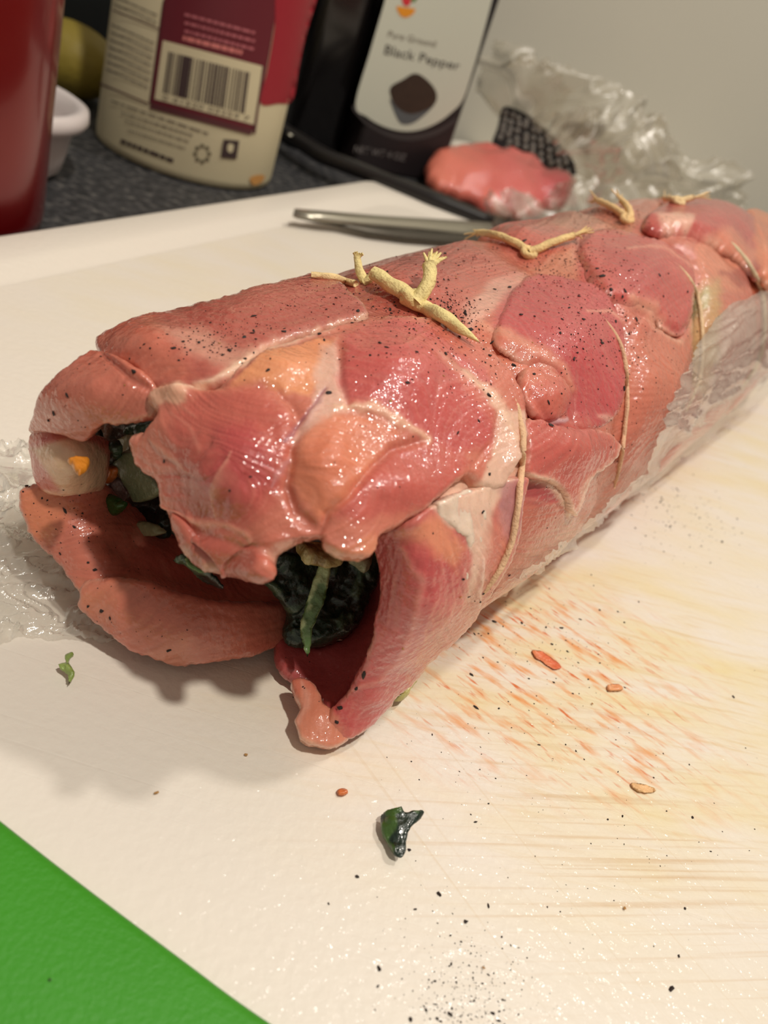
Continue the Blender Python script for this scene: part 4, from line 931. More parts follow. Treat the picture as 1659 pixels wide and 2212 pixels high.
# ------------------------------------------------------------------ scraps on the board
def scrap(name, pts, zs, T, w, cols, label, cat, sd, m=None, step=2.5, amp=.008, ragged=1.5):
    n_ = len(pts); ctr = [(x, y, ('z', z)) for (x, y), z in zip(pts, zs)]
    o = pillow(name, pts, T, w, ctrl=ctr, auto=False, mat_=m or M_green, painter=green_painter(cols, 12, sd, amp), seed=80+sd, ragged=ragged, step=step, lam=1e-3, keep=False, back=.5)
    tag(o, label, cat); return o
scrap('spinach_scrap', [(822,1768),(835,1752),(860,1748),(868,1744),(875,1756),(890,1752),(915,1752),(908,1770),(885,1790),(878,1815),(876,1838),(868,1852),(850,1845),(838,1825),(824,1800)], [.012,.02,.028,.03,.03,.032,.034,.03,.03,.025,.02,.015,.013,.01,.01], .008, 8,
      [(12,34,24), (20,46,28), (60,90,36)], 'dark green spinach scrap alone on the white board front', 'vegetable scrap', 1)
scrap('leek_scrap', [(140,1415),(155,1410),(158,1418),(150,1430),(160,1450),(158,1465),(148,1478),(150,1460),(132,1448),(130,1436),(142,1430)], [.03,.034,.03,.02,.02,.015,.01,.008,.01,.012,.02], .004, 4,
      [(70,96,36), (150,170,90), (50,60,30)], 'small curled light green scrap in the roll shadow', 'vegetable scrap', 2, step=2)
scrap('greens_scrap', [(850,1500),(862,1490),(876,1478),(885,1460),(898,1458),(900,1470),(888,1488),(884,1500),(868,1514),(850,1514)], [.02]*10, .008, 6, [(70,96,36), (190,180,110), (30,60,34)], 'green and yellow scrap against the curled flap', 'vegetable scrap', 3, amp=.012)
scrap('carrot_scrap', [(729,1705),(745,1704),(752,1714),(740,1720),(730,1716)], [.004]*5, .004, 4, [(206,96,44), (226,130,70)], 'tiny orange scrap below the curled flap', 'vegetable scrap', 4)
scrap('tomato_scrap', [(1150,1405),(1175,1410),(1200,1428),(1212,1442),(1195,1446),(1172,1430),(1155,1420)], [.003]*7, .0006, 3, [(222,110,70), (232,160,110)], 'elongated red scrap on the stained board area', 'vegetable scrap', 5)
scrap('tomato_scrap', [(1312,1480),(1335,1476),(1345,1488),(1328,1494),(1314,1492)], [.003]*5, .0006, 3, [(234,150,96), (240,180,130)], 'small round orange red scrap on the stained area', 'vegetable scrap', 6)
scrap('carrot_scrap', [(1364,1692),(1385,1692),(1415,1704),(1412,1712),(1385,1712),(1368,1702)], [.003]*6, .0006, 3, [(230,176,116), (234,196,146)], 'orange smear piece right of centre on the board', 'vegetable scrap', 7)

# ------------------------------------------------------------------ cling film
film = thing('cling_film', 'clear wrinkled cling film trailing out from under the meat roll', 'plastic wrap', (*(O+.3*AX+.3*NX)[:2], 0.))
def sheet(name, pts, ctrl, m, parent, rid, rs, step=6, auto=False, off=0, label=None, seed=0, zmin=None, ang=0, str_=3., ragged=4):
    ol = smooth_closed(pts, step, ragged, seed); x0, y0 = ol.min(0); x1, y1 = ol.max(0)
    X, Y = np.meshgrid(np.arange(x0, x1, step), np.arange(y0, y1, step)); X, Y = X.ravel(), Y.ravel(); mk = inside(X, Y, ol); X, Y = X[mk], Y[mk]
    dd = np.sqrt(((X[:, None]-ol[None, ::2, 0])**2+(Y[:, None]-ol[None, ::2, 1])**2).min(1)); mk = dd > step*.6; X, Y = X[mk], Y[mk]
    nb = len(ol); ax_ = np.r_[ol[:, 0], X]; ay_ = np.r_[ol[:, 1], Y]
    vs, es, fs, *_ = delaunay_2d_cdt([Vector((a, b)) for a, b in zip(ax_, ay_)], [(i, (i+1) % nb) for i in range(nb)], [], 1, 1e-5)
    vx = np.array([v[0] for v in vs]); vy = np.array([v[1] for v in vs]); fs = [f_ for f_ in fs if len(f_) == 3]
    fld = depth_field(ol, ctrl, auto, off)
    def P3(a, b): return ZC+rays(a, b)/np.maximum(fld(a, b), .05)[:, None]
    P = P3(vx, vy); Nn = np.cross(P3(vx+3, vy)-P, P3(vx, vy+3)-P); Nn /= np.linalg.norm(Nn, axis=1)[:, None]; Nn *= np.sign(-(Nn*(P-ZC)).sum(1))[:, None]
    c_, s_ = math.cos(math.radians(ang)), math.sin(math.radians(ang))
    Q = np.stack([(vx*c_+vy*s_)/rs/str_, (-vx*s_+vy*c_)/rs], 1)
    Q = Q+.8*np.stack([vnoise(Q, .6, 91), vnoise(Q, .6, 92)], 1)
    rg = (1-np.abs(vnoise(Q, 1., 93+seed)))**3+.5*(1-np.abs(vnoise(Q, 2.3, 94+seed)))**3-.5
    P = P+Nn*(rid*rg)[:, None]
    if zmin is not None: P[:, 2] = np.maximum(P[:, 2], zmin)
    return obj(name, P, fs, m, parent=parent, label=label)
sheet('film_sheet', [(-60,990),(0,965),(60,955),(100,975),(150,1050),(240,1120),(300,1250),(330,1370),(260,1385),(160,1378),(60,1372),(-60,1360)],
      [(-60,990,('z',.04)),(100,975,('z',.05)),(240,1120,('z',.04)),(330,1370,('z',.008)),(160,1378,('z',.008)),(-60,1360,('z',.01)),(0,1150,('z',.06)),(-60,1200,('z',.05)),(120,1250,('z',.03))], M_film, film, .018, 26, 4, zmin=.003, ang=8, label='wrinkled film left of the roll', seed=2)
sheet('film_sheet', [(1040,1300),(1110,1250),(1240,1160),(1330,1070),(1400,1000),(1440,900),(1480,800),(1540,700),(1600,650),(1665,630),(1700,700),(1690,820),(1640,870),(1560,920),(1450,1010),(1340,1095),(1200,1210),(1090,1285)],
      [(1090,1290,('z',.012)),(1340,1097,('z',.015)),(1450,1012,('z',.015)),(1560,922,('z',.015)),(1660,860,('z',.02)),(1330,1070,('b',.02)),(1240,1160,('b',.012)),(1110,1250,('b',.01))], M_film, film, .012, 20, 4, auto=True, off=.018, zmin=.003, ang=-40, label='film clinging to the far right flank', seed=3)

# ------------------------------------------------------------------ lathe + decals
def lathe(prof, c, n_=96):
    V = []; Fc = []
    for r_, z in prof:
        for k in range(n_): a = 2*math.pi*k/n_; V.append((c[0]+r_*math.cos(a), c[1]+r_*math.sin(a), z))
    for i in range(len(prof)-1):
        for k in range(n_): j = (k+1) % n_; Fc.append((i*n_+k, i*n_+j, (i+1)*n_+j, (i+1)*n_+k))
    return np.array(V), Fc
def cyl_caster(c, r_):
    def f(x, y):
        d_ = rays(x, y); ox, oy = -c[0], -c[1]; A = d_[:, 0]**2+d_[:, 1]**2; B = ox*d_[:, 0]+oy*d_[:, 1]; C_ = ox*ox+oy*oy-r_*r_
        D_ = np.maximum(B*B-A*C_, 0); t = (-B-np.sqrt(D_))/A; return ZC+d_*t[:, None]
    return f
def plane_caster(p0, nrm):
    def f(x, y):
        d_ = rays(x, y); t = ((p0-ZC)@nrm)/(d_@nrm); return ZC+d_*t[:, None]
    return f
def quad_map(q):
    q = np.array(q, float)
    def f(s_, t): s_ = np.asarray(s_)[:, None]; t = np.asarray(t)[:, None]; return q[0]*(1-s_)*(1-t)+q[1]*s_*(1-t)+q[2]*s_*t+q[3]*(1-s_)*t
    return f
def decal_grid(caster, qm, s0, s1, t0, t1, ns=24, nt=12):
    s_, t = np.meshgrid(np.linspace(s0, s1, ns), np.linspace(t0, t1, nt)); p_ = qm(s_.ravel(), t.ravel()); V = caster(p_[:, 0], p_[:, 1])
    i = np.arange(ns*nt).reshape(nt, ns); return V, np.stack([i[:-1, :-1], i[:-1, 1:], i[1:, 1:], i[1:, :-1]], -1).reshape(-1, 4).tolist()
def decal_poly(caster, pts, step=6):
    ol = smooth_closed(pts, step); x0, y0 = ol.min(0); x1, y1 = ol.max(0)
    X, Y = np.meshgrid(np.arange(x0, x1, step), np.arange(y0, y1, step)); X, Y = X.ravel(), Y.ravel(); mk = inside(X, Y, ol); X, Y = X[mk], Y[mk]
    nb = len(ol); vs, es, fs, *_ = delaunay_2d_cdt([Vector(a) for a in ol]+[Vector((a, b)) for a, b in zip(X, Y)], [(i, (i+1) % nb) for i in range(nb)], [], 1, 1e-5)
    return caster(np.array([v[0] for v in vs]), np.array([v[1] for v in vs])), [tuple(f_) for f_ in fs]
def text_vf(txt, caster, qm):
    cu = bpy.data.curves.new('t', 'FONT'); cu.body = txt; cu.size = 1; cu.resolution_u = 3; to = bpy.data.objects.new('t', cu); COL.objects.link(to)
    dg = bpy.context.evaluated_depsgraph_get(); me = to.evaluated_get(dg).to_mesh()
    v = np.array([vv.co[:2] for vv in me.vertices]); fs = [tuple(p_.vertices) for p_ in me.polygons]
    to.to_mesh_clear() if False else None
    bpy.data.objects.remove(to)
    x0, y0 = v.min(0); x1, y1 = v.max(0); p_ = qm((v[:, 0]-x0)/(x1-x0), 1-(v[:, 1]-y0)/(y1-y0)); return caster(p_[:, 0], p_[:, 1]), fs

# --- round canister
fr = at_z(430., 402., ZK); h_ = fr[:2]/np.linalg.norm(fr[:2]); cR = .405; cC = fr[:2]+h_*cR+np.array([-.08, -.03])
can = thing('canister', 'round cream and dark red cardboard canister with barcode, second from left', 'canister', (*cC, ZK))
M_cream = mat('label_cream', (206, 196, 162), rough=.6, noise=.03, nscale=6); M_red = mat('label_red', (150, 26, 42), rough=.5); M_mar = mat('label_maroon', (98, 22, 36), rough=.5)
M_ink = mat('ink_brown', (62, 46, 46), rough=.6); M_ink2 = mat('ink_faint', (120, 110, 96), rough=.6); M_pink = mat('ink_pink', (176, 96, 104), rough=.6)
obj('can_body', *lathe([(0, ZK+.01), (cR-.05, ZK+.01), (cR-.02, ZK+.0), (cR-.004, ZK+.012), (cR, ZK+.04), (cR, 1.62), (cR-.02, 1.64), (0, 1.64)], cC), M_cream, parent=can)
obj('can_lid', *lathe([(cR+.012, 1.60), (cR+.014, 1.70), (cR-.01, 1.72), (0, 1.72)], cC), M_red, parent=can)
def cc_(k): return cyl_caster(cC, cR+k)
# measured quads on the photograph
V, Fc = decal_poly(cc_(.002), [(352,-60),(355,0),(345,60),(337,120),(333,180),(326,222),(380,245),(440,262),(500,274),(548,280),(560,230),(572,170),(585,100),(600,0),(606,-60)], 8)
obj('label_panel', V, Fc, M_mar, parent=can, label='maroon panel with pale print')
qm = quad_map([(352,87),(567,143),(551,270),(334,214)]); 
V, Fc = decal_grid(cc_(.004), qm, 0, 1, 0, 1); obj('barcode_field', V, Fc, M_cream, parent=can)
lst = []; x = .07
rb = np.random.RandomState(5)
while x < .90:
    w_ = rb.choice([.008, .014, .022]); lst.append(decal_grid(cc_(.006), qm, x, x+w_, .16+.0*x, .86, 2, 8)); x += w_+rb.choice([.008, .012, .02])
lst += [decal_grid(cc_(.006), qm, .22, .30, .16, .86, 4, 8)]
V, Fc = merge(lst); obj('barcode', V, Fc, M_ink, parent=can)
V, Fc = text_vf('0 41520 03254 7', cc_(.006), quad_map([(352,205),(540,252),(538,262),(350,215)])); obj('barcode_digits', V, Fc, M_ink2, parent=can)
V, Fc = decal_poly(cc_(.003), [(563,222),(578,150),(593,60),(606,-60),(700,-60),(684,0),(660,80),(645,150),(632,216),(600,224)], 8); obj('label_stripe', V, Fc, M_red, parent=can, label='bright red stripe at the right')
lst = []
for r_ in range(3):
    y0 = 28+r_*17; lst.append(text_vf('distributed by grocers of quality foods', cc_(.005), quad_map([(400,y0),(552,y0+40),(549,y0+51),(397,y0+11)])))
lst.append(text_vf('MANUFACTURED BY', cc_(.005), quad_map([(398,80),(535,112),(532,124),(396,92)])))
# print is unreadable in the photo: keep only its rhythm as broken dashes
def dashes(q, n_, seed_, th=.6):
    r0 = np.random.RandomState(seed_); L_ = []; x = 0; m_ = quad_map(q)
    while x < 1:
        w_ = (.03+.09*r0.rand())*12/n_; L_.append(decal_grid(cc_(.005), m_, x, min(1, x+w_), .2, .2+th, 3, 2)); x += w_+.018
    return L_
lst = []
for r_ in range(3): lst += dashes([(400,26+r_*18),(552,66+r_*18),(549,76+r_*18),(397,36+r_*18)], 12, r_)
V, Fc = merge(lst); obj('panel_print', V, Fc, M_pink, parent=can)
lst = dashes([(396,74),(525,106),(522,120),(394,88)], 9, 7, .7); V, Fc = merge(lst); obj('panel_print', V, Fc, mat('ink_bright', (206, 120, 116)), parent=can)
lst = []
for r_, (a, b) in enumerate([(0, 0), (16, 2), (60, 0), (76, 2), (92, 0), (108, 0), (124, 0), (140, 0), (156, 0)]):
    lst += dashes([(248-a*.12,-10+a),(340-a*.12,30+a),(339-a*.12,36+a),(247-a*.12,-4+a)], 7, 20+r_)
V, Fc = merge(lst); obj('nutrition_print', V, Fc, M_ink2, parent=can)
lst = [decal_grid(cc_(.005), quad_map([(214,178),(320,222),(320,226),(214,182)]), 0, 1, 0, 1, 16, 2), decal_grid(cc_(.005), quad_map([(326,222),(546,281),(542,292),(322,234)]), 0, 1, 0, 1, 24, 3),
       decal_grid(cc_(.005), quad_map([(356,0),(352,0),(322,222),(327,224)]), 0, 1, 0, 1, 3, 16), decal_grid(cc_(.005), quad_map([(568,143),(572,143),(552,290),(546,288)]), 0, 1, 0, 1, 3, 16), decal_grid(cc_(.005), quad_map([(243,20),(345,62),(345,65),(243,23)]), 0, 1, 0, 1, 16, 2)]
V, Fc = merge(lst); obj('label_border', V, Fc, mat('border_brown', (84, 40, 44)), parent=can)
lst = []
for r_, (q, n_) in enumerate([([(240,215),(450,286),(450,292),(240,221)], 10), ([(262,240),(418,290),(418,296),(262,246)], 14), ([(270,258),(410,304),(410,309),(270,263)], 16), ([(275,278),(400,318),(400,323),(275,283)], 18)]): lst += dashes(q, n_, 40+r_)
V, Fc = merge(lst); obj('address_print', V, Fc, M_ink2, parent=can)
lst = dashes([(262,298),(376,342),(373,352),(259,308)], 8, 50, .7); V, Fc = merge(lst); obj('address_print', V, Fc, M_ink, parent=can, label='darker bottom line of print')
lst = [decal_grid(cc_(.005), quad_map([(483,301),(517,304),(511,344),(477,340)]), 0, 1, 0, 1, 5, 4)]; V, Fc = merge(lst); obj('tray_symbol', V, Fc, M_ink, parent=can)
V, Fc = decal_poly(cc_(.0055), [(497,310),(505,314),(503,326),(499,330),(492,326),(492,314)], 3); obj('tray_symbol', V, Fc, M_cream, parent=can)
lst = []
for k in range(8):
    a = k*math.pi/4; cx_, cy_ = 437+15*math.cos(a), 332+17*math.sin(a); lst.append(decal_grid(cc_(.005), quad_map([(cx_-4,cy_-4),(cx_+4,cy_-3),(cx_+4,cy_+4),(cx_-4,cy_+3)]), 0, 1, 0, 1, 2, 2))
V, Fc = merge(lst); obj('recycling_symbol', V, Fc, mat('ink_olive', (96, 90, 70)), parent=can)
V, Fc = decal_poly(cc_(.004), [(540,385),(556,378),(572,380),(565,394),(548,400)], 5); obj('orange_smudge', V, Fc, mat('smudge', (206, 150, 84)), parent=can)

# --- pepper tin
t1, t2 = at_z(762., 362., ZK), at_z(948., 398., ZK)
ex = (t2-t1)[:2]; tw_ = np.linalg.norm(ex); ex /= tw_; ey = np.array([-ex[1], ex[0]]); tdp = .30
tin = thing('pepper_tin', 'black spice tin with white label and pile of ground pepper picture', 'spice tin', (*((t1+t2)[:2]/2+ey*tdp/2), ZK))
M_tin = mat('tin_black', (34, 28, 30), rough=.42); M_tinl = mat('tin_label', (206, 208, 192), rough=.5)
def rbox(p0, ex, ey, w_, d_, z0, z1, r_=.03, n_=5):
    pts = []
    for cx_, cy_, a0 in ((w_-r_, d_-r_, 0), (r_, d_-r_, 90), (r_, r_, 180), (w_-r_, r_, 270)):
        for k in range(n_+1): a = math.radians(a0+90*k/n_); pts.append((cx_+r_*math.cos(a), cy_+r_*math.sin(a)))
    m_ = len(pts); V = []; Fc = []
    for ins, z in ((.02, z0), (0, z0+.015), (0, z1-.02), (.02, z1)):
        for x, y in pts:
            x = w_/2+(x-w_/2)*(1-2*ins/w_); y = d_/2+(y-d_/2)*(1-2*ins/d_); V.append((*(p0+ex*x+ey*y), z))
    for k in range(3):
        for i in range(m_): j = (i+1) % m_; Fc.append((k*m_+i, k*m_+j, (k+1)*m_+j, (k+1)*m_+i))
    Fc += [tuple(reversed(range(m_))), tuple(range(3*m_, 4*m_))]; return np.array(V), Fc
obj('tin_body', *rbox(t1[:2], ex, ey, tw_, tdp, ZK, 1.75), M_tin, parent=tin, smooth=False)
obj('tin_lid', *rbox(t1[:2]-ex*.01-ey*.01, ex, ey, tw_+.02, tdp+.02, 1.72, 1.90), mat('tin_red_lid', (150, 30, 34), rough=.4), parent=tin, smooth=False)
nrm = np.array([*(-ey), 0.])
def tc_(k): return plane_caster(np.array([*t1[:2], 0])+nrm*k, nrm)
V, Fc = decal_grid(tc_(.003), quad_map([(852,-90),(1078,-90),(1001,180),(778,190)]), 0, 1, 0, 1, 6, 6)
obj('tin_label', *decal_poly(tc_(.003), [(858,-100),(832,0),(800,110),(768,225),(792,252),(826,272),(866,283),(905,281),(945,265),(975,243),(1000,215),(1022,150),(1042,80),(1063,0),(1088,-100)], 10), M_tinl, parent=tin)
lst = [decal_grid(tc_(.004), quad_map([(766,232),(800,262),(798,270),(762,240)]), 0, 1, 0, 1, 4, 2)]
obj('label_border', *decal_poly(tc_(.002), [(762,236),(790,268),(830,292),(868,303),(905,302),(950,288),(985,262),(985,254),(950,276),(905,289),(868,291),(826,281),(790,260),(766,228)], 5), mat('tin_grey', (62, 58, 58)), parent=tin)
obj('pepper_picture', *decal_poly(tc_(.005), [(842,196),(848,184),(870,172),(890,160),(904,160),(922,172),(938,190),(944,208),(938,226),(915,240),(885,246),(860,234),(848,218)], 5), mat('pepper_print', (58, 42, 32), noise=.3, nscale=30), parent=tin)
obj('bowl_picture', *decal_poly(tc_(.0045), [(842,214),(860,232),(885,243),(915,238),(938,226),(920,246),(892,266),(868,268),(855,250)], 5), mat('bowl_print', (92, 96, 98)), parent=tin)
obj('logo_bowl', *decal_poly(tc_(.005), [(857,14),(875,16),(897,20),(890,32),(876,38),(864,32)], 4), mat('logo_orange', (232, 150, 36)), parent=tin)
obj('logo_flame', *decal_poly(tc_(.005), [(868,-22),(882,-18),(888,-4),(884,12),(872,10),(868,-6)], 4), mat('logo_red', (214, 50, 60)), parent=tin)
obj('logo_leaf', *decal_poly(tc_(.005), [(886,-20),(902,-14),(900,0),(890,4)], 4), mat('logo_green', (96, 130, 66)), parent=tin)
obj('tin_text', *text_vf('Pure Ground', tc_(.005), quad_map([(841,66),(943,88),(940,102),(837,80)])), M_ink2, parent=tin)
obj('tin_text', *text_vf('Black Pepper', tc_(.005), quad_map([(834,96),(996,134),(990,158),(828,124)])), mat('ink_dark', (66, 60, 56)), parent=tin)
obj('tin_text', *text_vf('NET WT 4 OZ', tc_(.005), quad_map([(768,314),(878,334),(874,348),(764,328)])), mat('ink_grey', (128, 122, 120)), parent=tin)

# --- dark bottle between canister and tin
b1 = at_z(618., 318., ZK); b2 = at_z(728., 346., ZK)
ex2 = (b2-b1)[:2]; w2 = np.linalg.norm(ex2); ex2 /= w2; ey2 = np.array([-ex2[1], ex2[0]])
bx_ = thing('dark_bottle', 'tall glossy black square bottle between canister and pepper tin', 'bottle', (*((b1+b2)[:2]/2+ey2*.2), ZK))
M_dark = mat('dark_glass', (20, 17, 18), rough=.25, coat=.3)
obj('bottle_body', *rbox(b1[:2], ex2, ey2, w2, .36, ZK, 1.7, .07), M_dark, parent=bx_, smooth=True)
pc = (b1+b2)[:2]/2+ey2*.18
obj('bottle_neck', *lathe([(.12, 1.7), (.10, 1.78), (.06, 1.85), (.06, 2.05), (0, 2.05)], pc, 32), M_dark, parent=bx_)

# --- red bottle at the left edge
rbp = at_z(-60., 545., ZK); rr = .30
e_r = at_z(96., 500., ZK)
dirv = e_r[:2]/np.linalg.norm(e_r[:2]); perp = np.array([dirv[1], -dirv[0]]); rc = e_r[:2]-perp*rr*1.02
red = thing('red_bottle', 'dark red glossy bottle standing at the far left edge', 'bottle', (*rc, ZK))
M_rb = mat('red_glaze', (112, 8, 14), rough=.28, coat=.6, metal=.35, noise=.15, nscale=3)
obj('bottle_body', *lathe([(0, ZK+.02), (rr-.06, ZK+.01), (rr-.03, ZK), (rr-.005, ZK+.02), (rr, ZK+.06), (rr, 1.35), (rr-.04, 1.5), (.14, 1.7), (.12, 1.85), (0, 1.85)], rc), M_rb, parent=red)
obj('bottle_cap', *lathe([(.15, 1.84), (.15, 2.0), (.13, 2.03), (0, 2.03)], rc, 48), M_dark, parent=red)

# --- white ramekin
rmc = (at_z(193., 262., ZK+.23)-np.array([.934, .357, 0])*.365)[:2]
ram = thing('ramekin', 'small white bowl half hidden behind the red bottle', 'bowl', (*rmc, ZK))
M_cer = mat('white_ceramic', (214, 206, 204), rough=.3, coat=.2)
o = obj('bowl_body', *lathe([(0, ZK+.012), (.20, ZK+.01), (.25, ZK+.0), (.285, ZK+.03), (.30, ZK+.10), (.315, ZK+.18), (.352, ZK+.195), (.365, ZK+.215), (.36, ZK+.25), (.335, ZK+.262), (.31, ZK+.25), (.295, ZK+.20), (.275, ZK+.08), (.24, ZK+.04), (0, ZK+.035)], rmc), M_cer, parent=ram)

# --- lemon
lc = at_z(140., 205., ZK); lc = np.array([lc[0], lc[1], ZK+.17])
th_ = np.linspace(0, np.pi, 40); V = []; Fc = []
for i, a in enumerate(th_):
    r_ = .17*np.sin(a)**.85; zz = -.25*np.cos(a); zz += -.05*np.exp(-(a/.25)**2)+.05*np.exp(-((np.pi-a)/.25)**2)
    for k in range(40): b = 2*math.pi*k/40; V.append((zz, r_*math.cos(b), r_*math.sin(b)))
for i in range(39):
    for k in range(40): Fc.append((i*40+k, i*40+(k+1) % 40, (i+1)*40+(k+1) % 40, (i+1)*40+k))
V = np.array(V)+lc
o = obj('lemon', V, Fc, mat('lemon_peel', (150, 132, 52), rough=.5, bump=.01, bscale=12, noise=.15, nscale=4), origin=lc); tag(o, 'yellow lemon in shadow behind the white bowl', 'lemon')
# dark box added behind the lemon to fill an unlit corner
k0 = at_z(60., 90., ZK)[:2]; k1 = at_z(330., 120., ZK)[:2]; exk = (k1-k0)/np.linalg.norm(k1-k0); eyk = np.array([-exk[1], exk[0]])
ap = thing('dark_filler', 'black box added to fill the dark area behind lemon and canister', 'dark_filler', (*((k0+k1)/2), ZK))
obj('filler_box', *rbox(k0-exk*.8, exk, eyk, 2.2, .8, ZK, 2.2, .08), mat('filler_black', (30, 34, 34), rough=.6), parent=ap)

# ------------------------------------------------------------------ scissors and knife on the far corner of the board
M_steel = mat('steel', (168, 164, 150), rough=.32, metal=.85); M_blk = mat('handle_black', (26, 23, 23), rough=.4)
def blade(ptsT, ptsB, z, th=.02, lift=None):
    a = at_z(np.array([p_[0] for p_ in ptsT], float), np.array([p_[1] for p_ in ptsT], float), z); b = at_z(np.array([p_[0] for p_ in ptsB], float), np.array([p_[1] for p_ in ptsB], float), z)
    m_ = len(a); mid = (a+b)/2; mid[:, 2] += th; V = np.vstack([a, mid, b, b*[1, 1, 1]-[0, 0, th*.5], a-[0, 0, th*.5]]); Fc = []
    for k in range(4):
        for i in range(m_-1): Fc.append((k*m_+i, k*m_+i+1, (k+1)*m_+i+1, (k+1)*m_+i))
    for i in range(m_-1): Fc.append((4*m_+i, 4*m_+i+1, i+1, i))
    Fc.append(tuple(k*m_ for k in range(5))); Fc.append(tuple(reversed([k*m_+m_-1 for k in range(5)]))); return V, Fc
sp = at_z(1045., 485., 0)
scs = thing('scissors', 'steel kitchen scissors lying nearly closed on the board behind the roll', 'scissors', (sp[0], sp[1], .03))
obj('blade', *blade([(634,458),(700,458),(800,464),(900,470),(1000,476),(1060,480)], [(634,464),(700,474),(800,484),(900,492),(1000,502),(1060,505)], .055, .02), M_steel, parent=scs)
obj('blade', *blade([(640,464),(720,476),(800,488),(880,496),(960,500),(1060,500)], [(640,468),(720,484),(800,502),(880,513),(960,520),(1060,530)], .035, .015), mat('steel_dark', (84, 80, 72), rough=.4, metal=.8), parent=scs, label='darker lower blade')
kp = at_z(850., 392., .03)
kn_ = thing('knife', 'black handled knife lying across the far corner of the board', 'knife', (kp[0], kp[1], .03))
hp = [at_z(590., 268., .03), at_z(700., 338., .03), at_z(830., 388., .045), at_z(940., 432., .05), at_z(1065., 480., .05)]
def loft(P, wds, hts):
    P = np.array(P); n_ = 14; t = np.linspace(0, len(P)-1, 26); Q = np.stack([np.interp(t, range(len(P)), P[:, k]) for k in range(3)], 1); wd = np.interp(t, range(len(P)), wds); ht = np.interp(t, range(len(P)), hts)
    T_ = np.gradient(Q, axis=0); T_ /= np.linalg.norm(T_, axis=1)[:, None]; A = np.cross(T_, [0, 0, 1.]); A /= np.linalg.norm(A, axis=1)[:, None]; B = np.cross(A, T_); V = []
    for i in range(26):
        for k in range(n_):
            a = 2*math.pi*k/n_; c_, s_ = math.cos(a), math.sin(a); V.append(Q[i]+A[i]*wd[i]*np.sign(c_)*abs(c_)**.7+B[i]*ht[i]*np.sign(s_)*abs(s_)**.7)
    Fc = [(i*n_+k, i*n_+(k+1) % n_, (i+1)*n_+(k+1) % n_, (i+1)*n_+k) for i in range(25) for k in range(n_)]+[tuple(range(n_)), tuple(reversed(range(25*n_, 26*n_)))]
    return np.array(V), Fc
obj('handle', *loft(hp, [.05, .06, .05, .055, .045], [.035, .04, .035, .04, .03]), M_blk, parent=kn_)
obj('rivet', *lathe([(.016, .07), (.014, .078), (0, .08)], at_z(626., 292., .07)[:2], 16), M_steel, parent=kn_)

# ------------------------------------------------------------------ raw meat piece in its tray, wrapped in film
def meat_bg(px, py, P):
    c = np.tile(lin((206, 96, 90)), (len(px), 1)); k = np.clip((1090-px)/150, 0, 1)[:, None]*.7; c = c*(1-k)+lin((214, 122, 96))*k
    k = np.clip((px-1130)/80, 0, 1)[:, None]*.6; c = c*(1-k)+lin((206, 80, 96))*k
    c = c*(1+.1*fbm(P, 3, 7, 3))[:, None]; return c, .03*fbm(P, 4, 8, 2)
oo = pillow('raw_chicken', [(915,368),(925,350),(960,332),(1000,320),(1045,314),(1070,326),(1110,336),(1150,345),(1175,372),(1215,380),(1240,400),(1215,450),(1150,475),(1060,462),(1010,435),(950,412),(922,392)], .09, 40,
      ctrl=[(915,368,('y',5.35)),(1000,320,('y',5.75)),(1070,326,('y',5.8)),(1240,400,('y',5.9)),(1215,450,('y',5.6)),(1060,460,('y',5.25)),(950,410,('y',5.2))], auto=False, painter=meat_bg, step=5, ragged=4, keep=False,
      extra=lambda x, y, P: .05*np.exp(-(((x-1100)/40)**2+((y-340)/16)**2))-.04*np.exp(-(((x-1060)/30)**2+((y-345)/10)**2)), seed=61)
tag(oo, 'single piece of raw pink chicken behind the black knife handle', 'meat')
trc = at_z(1060., 440., ZK)[:2]
tray = thing('foam_tray', 'white foam meat tray with black pad standing behind the raw chicken', 'tray', (trc[0], trc[1]+.4, ZK))
V, Fc = box_vf(-.62, 1.2, 5.05, 6.3, ZK, ZK+.05); 
def traypts():
    V = []; Fc = []; pr = [(0, .0), (.0, .02), (-.05, .10), (-.09, .10), (-.04, .015), (.3, .012)]; n0 = None
    for ins, z in pr:
        r_ = rrect(1.75-2*ins, 1.2-2*ins, .2, 6)+np.array([ins, -ins]); 
        if n0 is None: n0 = len(r_)
        for a, b in r_: V.append((-.42+a, 6.85+b, ZK+z+.002))
    for k in range(len(pr)-1):
        for i in range(n0): j = (i+1) % n0; Fc.append((k*n0+i, k*n0+j, (k+1)*n0+j, (k+1)*n0+i))
    Fc.append(tuple(range(len(V)-n0, len(V)))); Fc.append(tuple(reversed(range(n0)))); return np.array(V), Fc
obj('tray_base', *traypts(), mat('white_foam', (226, 220, 208), rough=.7), parent=tray)
# black absorbent pad with wet dimples
pq = quad_map([(1086,228),(1215,275),(1240,385),(1066,318)]); py_ = 6.15
pcst = plane_caster(np.array([0, py_, 0.]), np.array([.15, -.98, .12])/np.linalg.norm([.15, -.98, .12]))
nn_p = np.array([.15, -.98, .12]); nn_p /= np.linalg.norm(nn_p)
Vf, Ff = decal_poly(pcst, [(1088,232),(1120,238),(1160,262),(1200,300),(1240,350),(1238,385),(1180,385),(1120,350),(1066,320),(1076,275)], 8)
m_ = len(Vf); Vb = Vf-nn_p*.04; ed = {}
for f_ in Ff:
    for a, b in zip(f_, f_[1:]+f_[:1]): ed[(a, b)] = 1
side = [(a, b, b+m_, a+m_) for (a, b) in ed if (b, a) not in ed]
obj('absorbent_pad', np.vstack([Vf, Vb]), list(Ff)+[tuple(i+m_ for i in f_[::-1]) for f_ in Ff]+side, mat('pad_black', (34, 32, 34), rough=.5), parent=tray, smooth=False)
lst = []
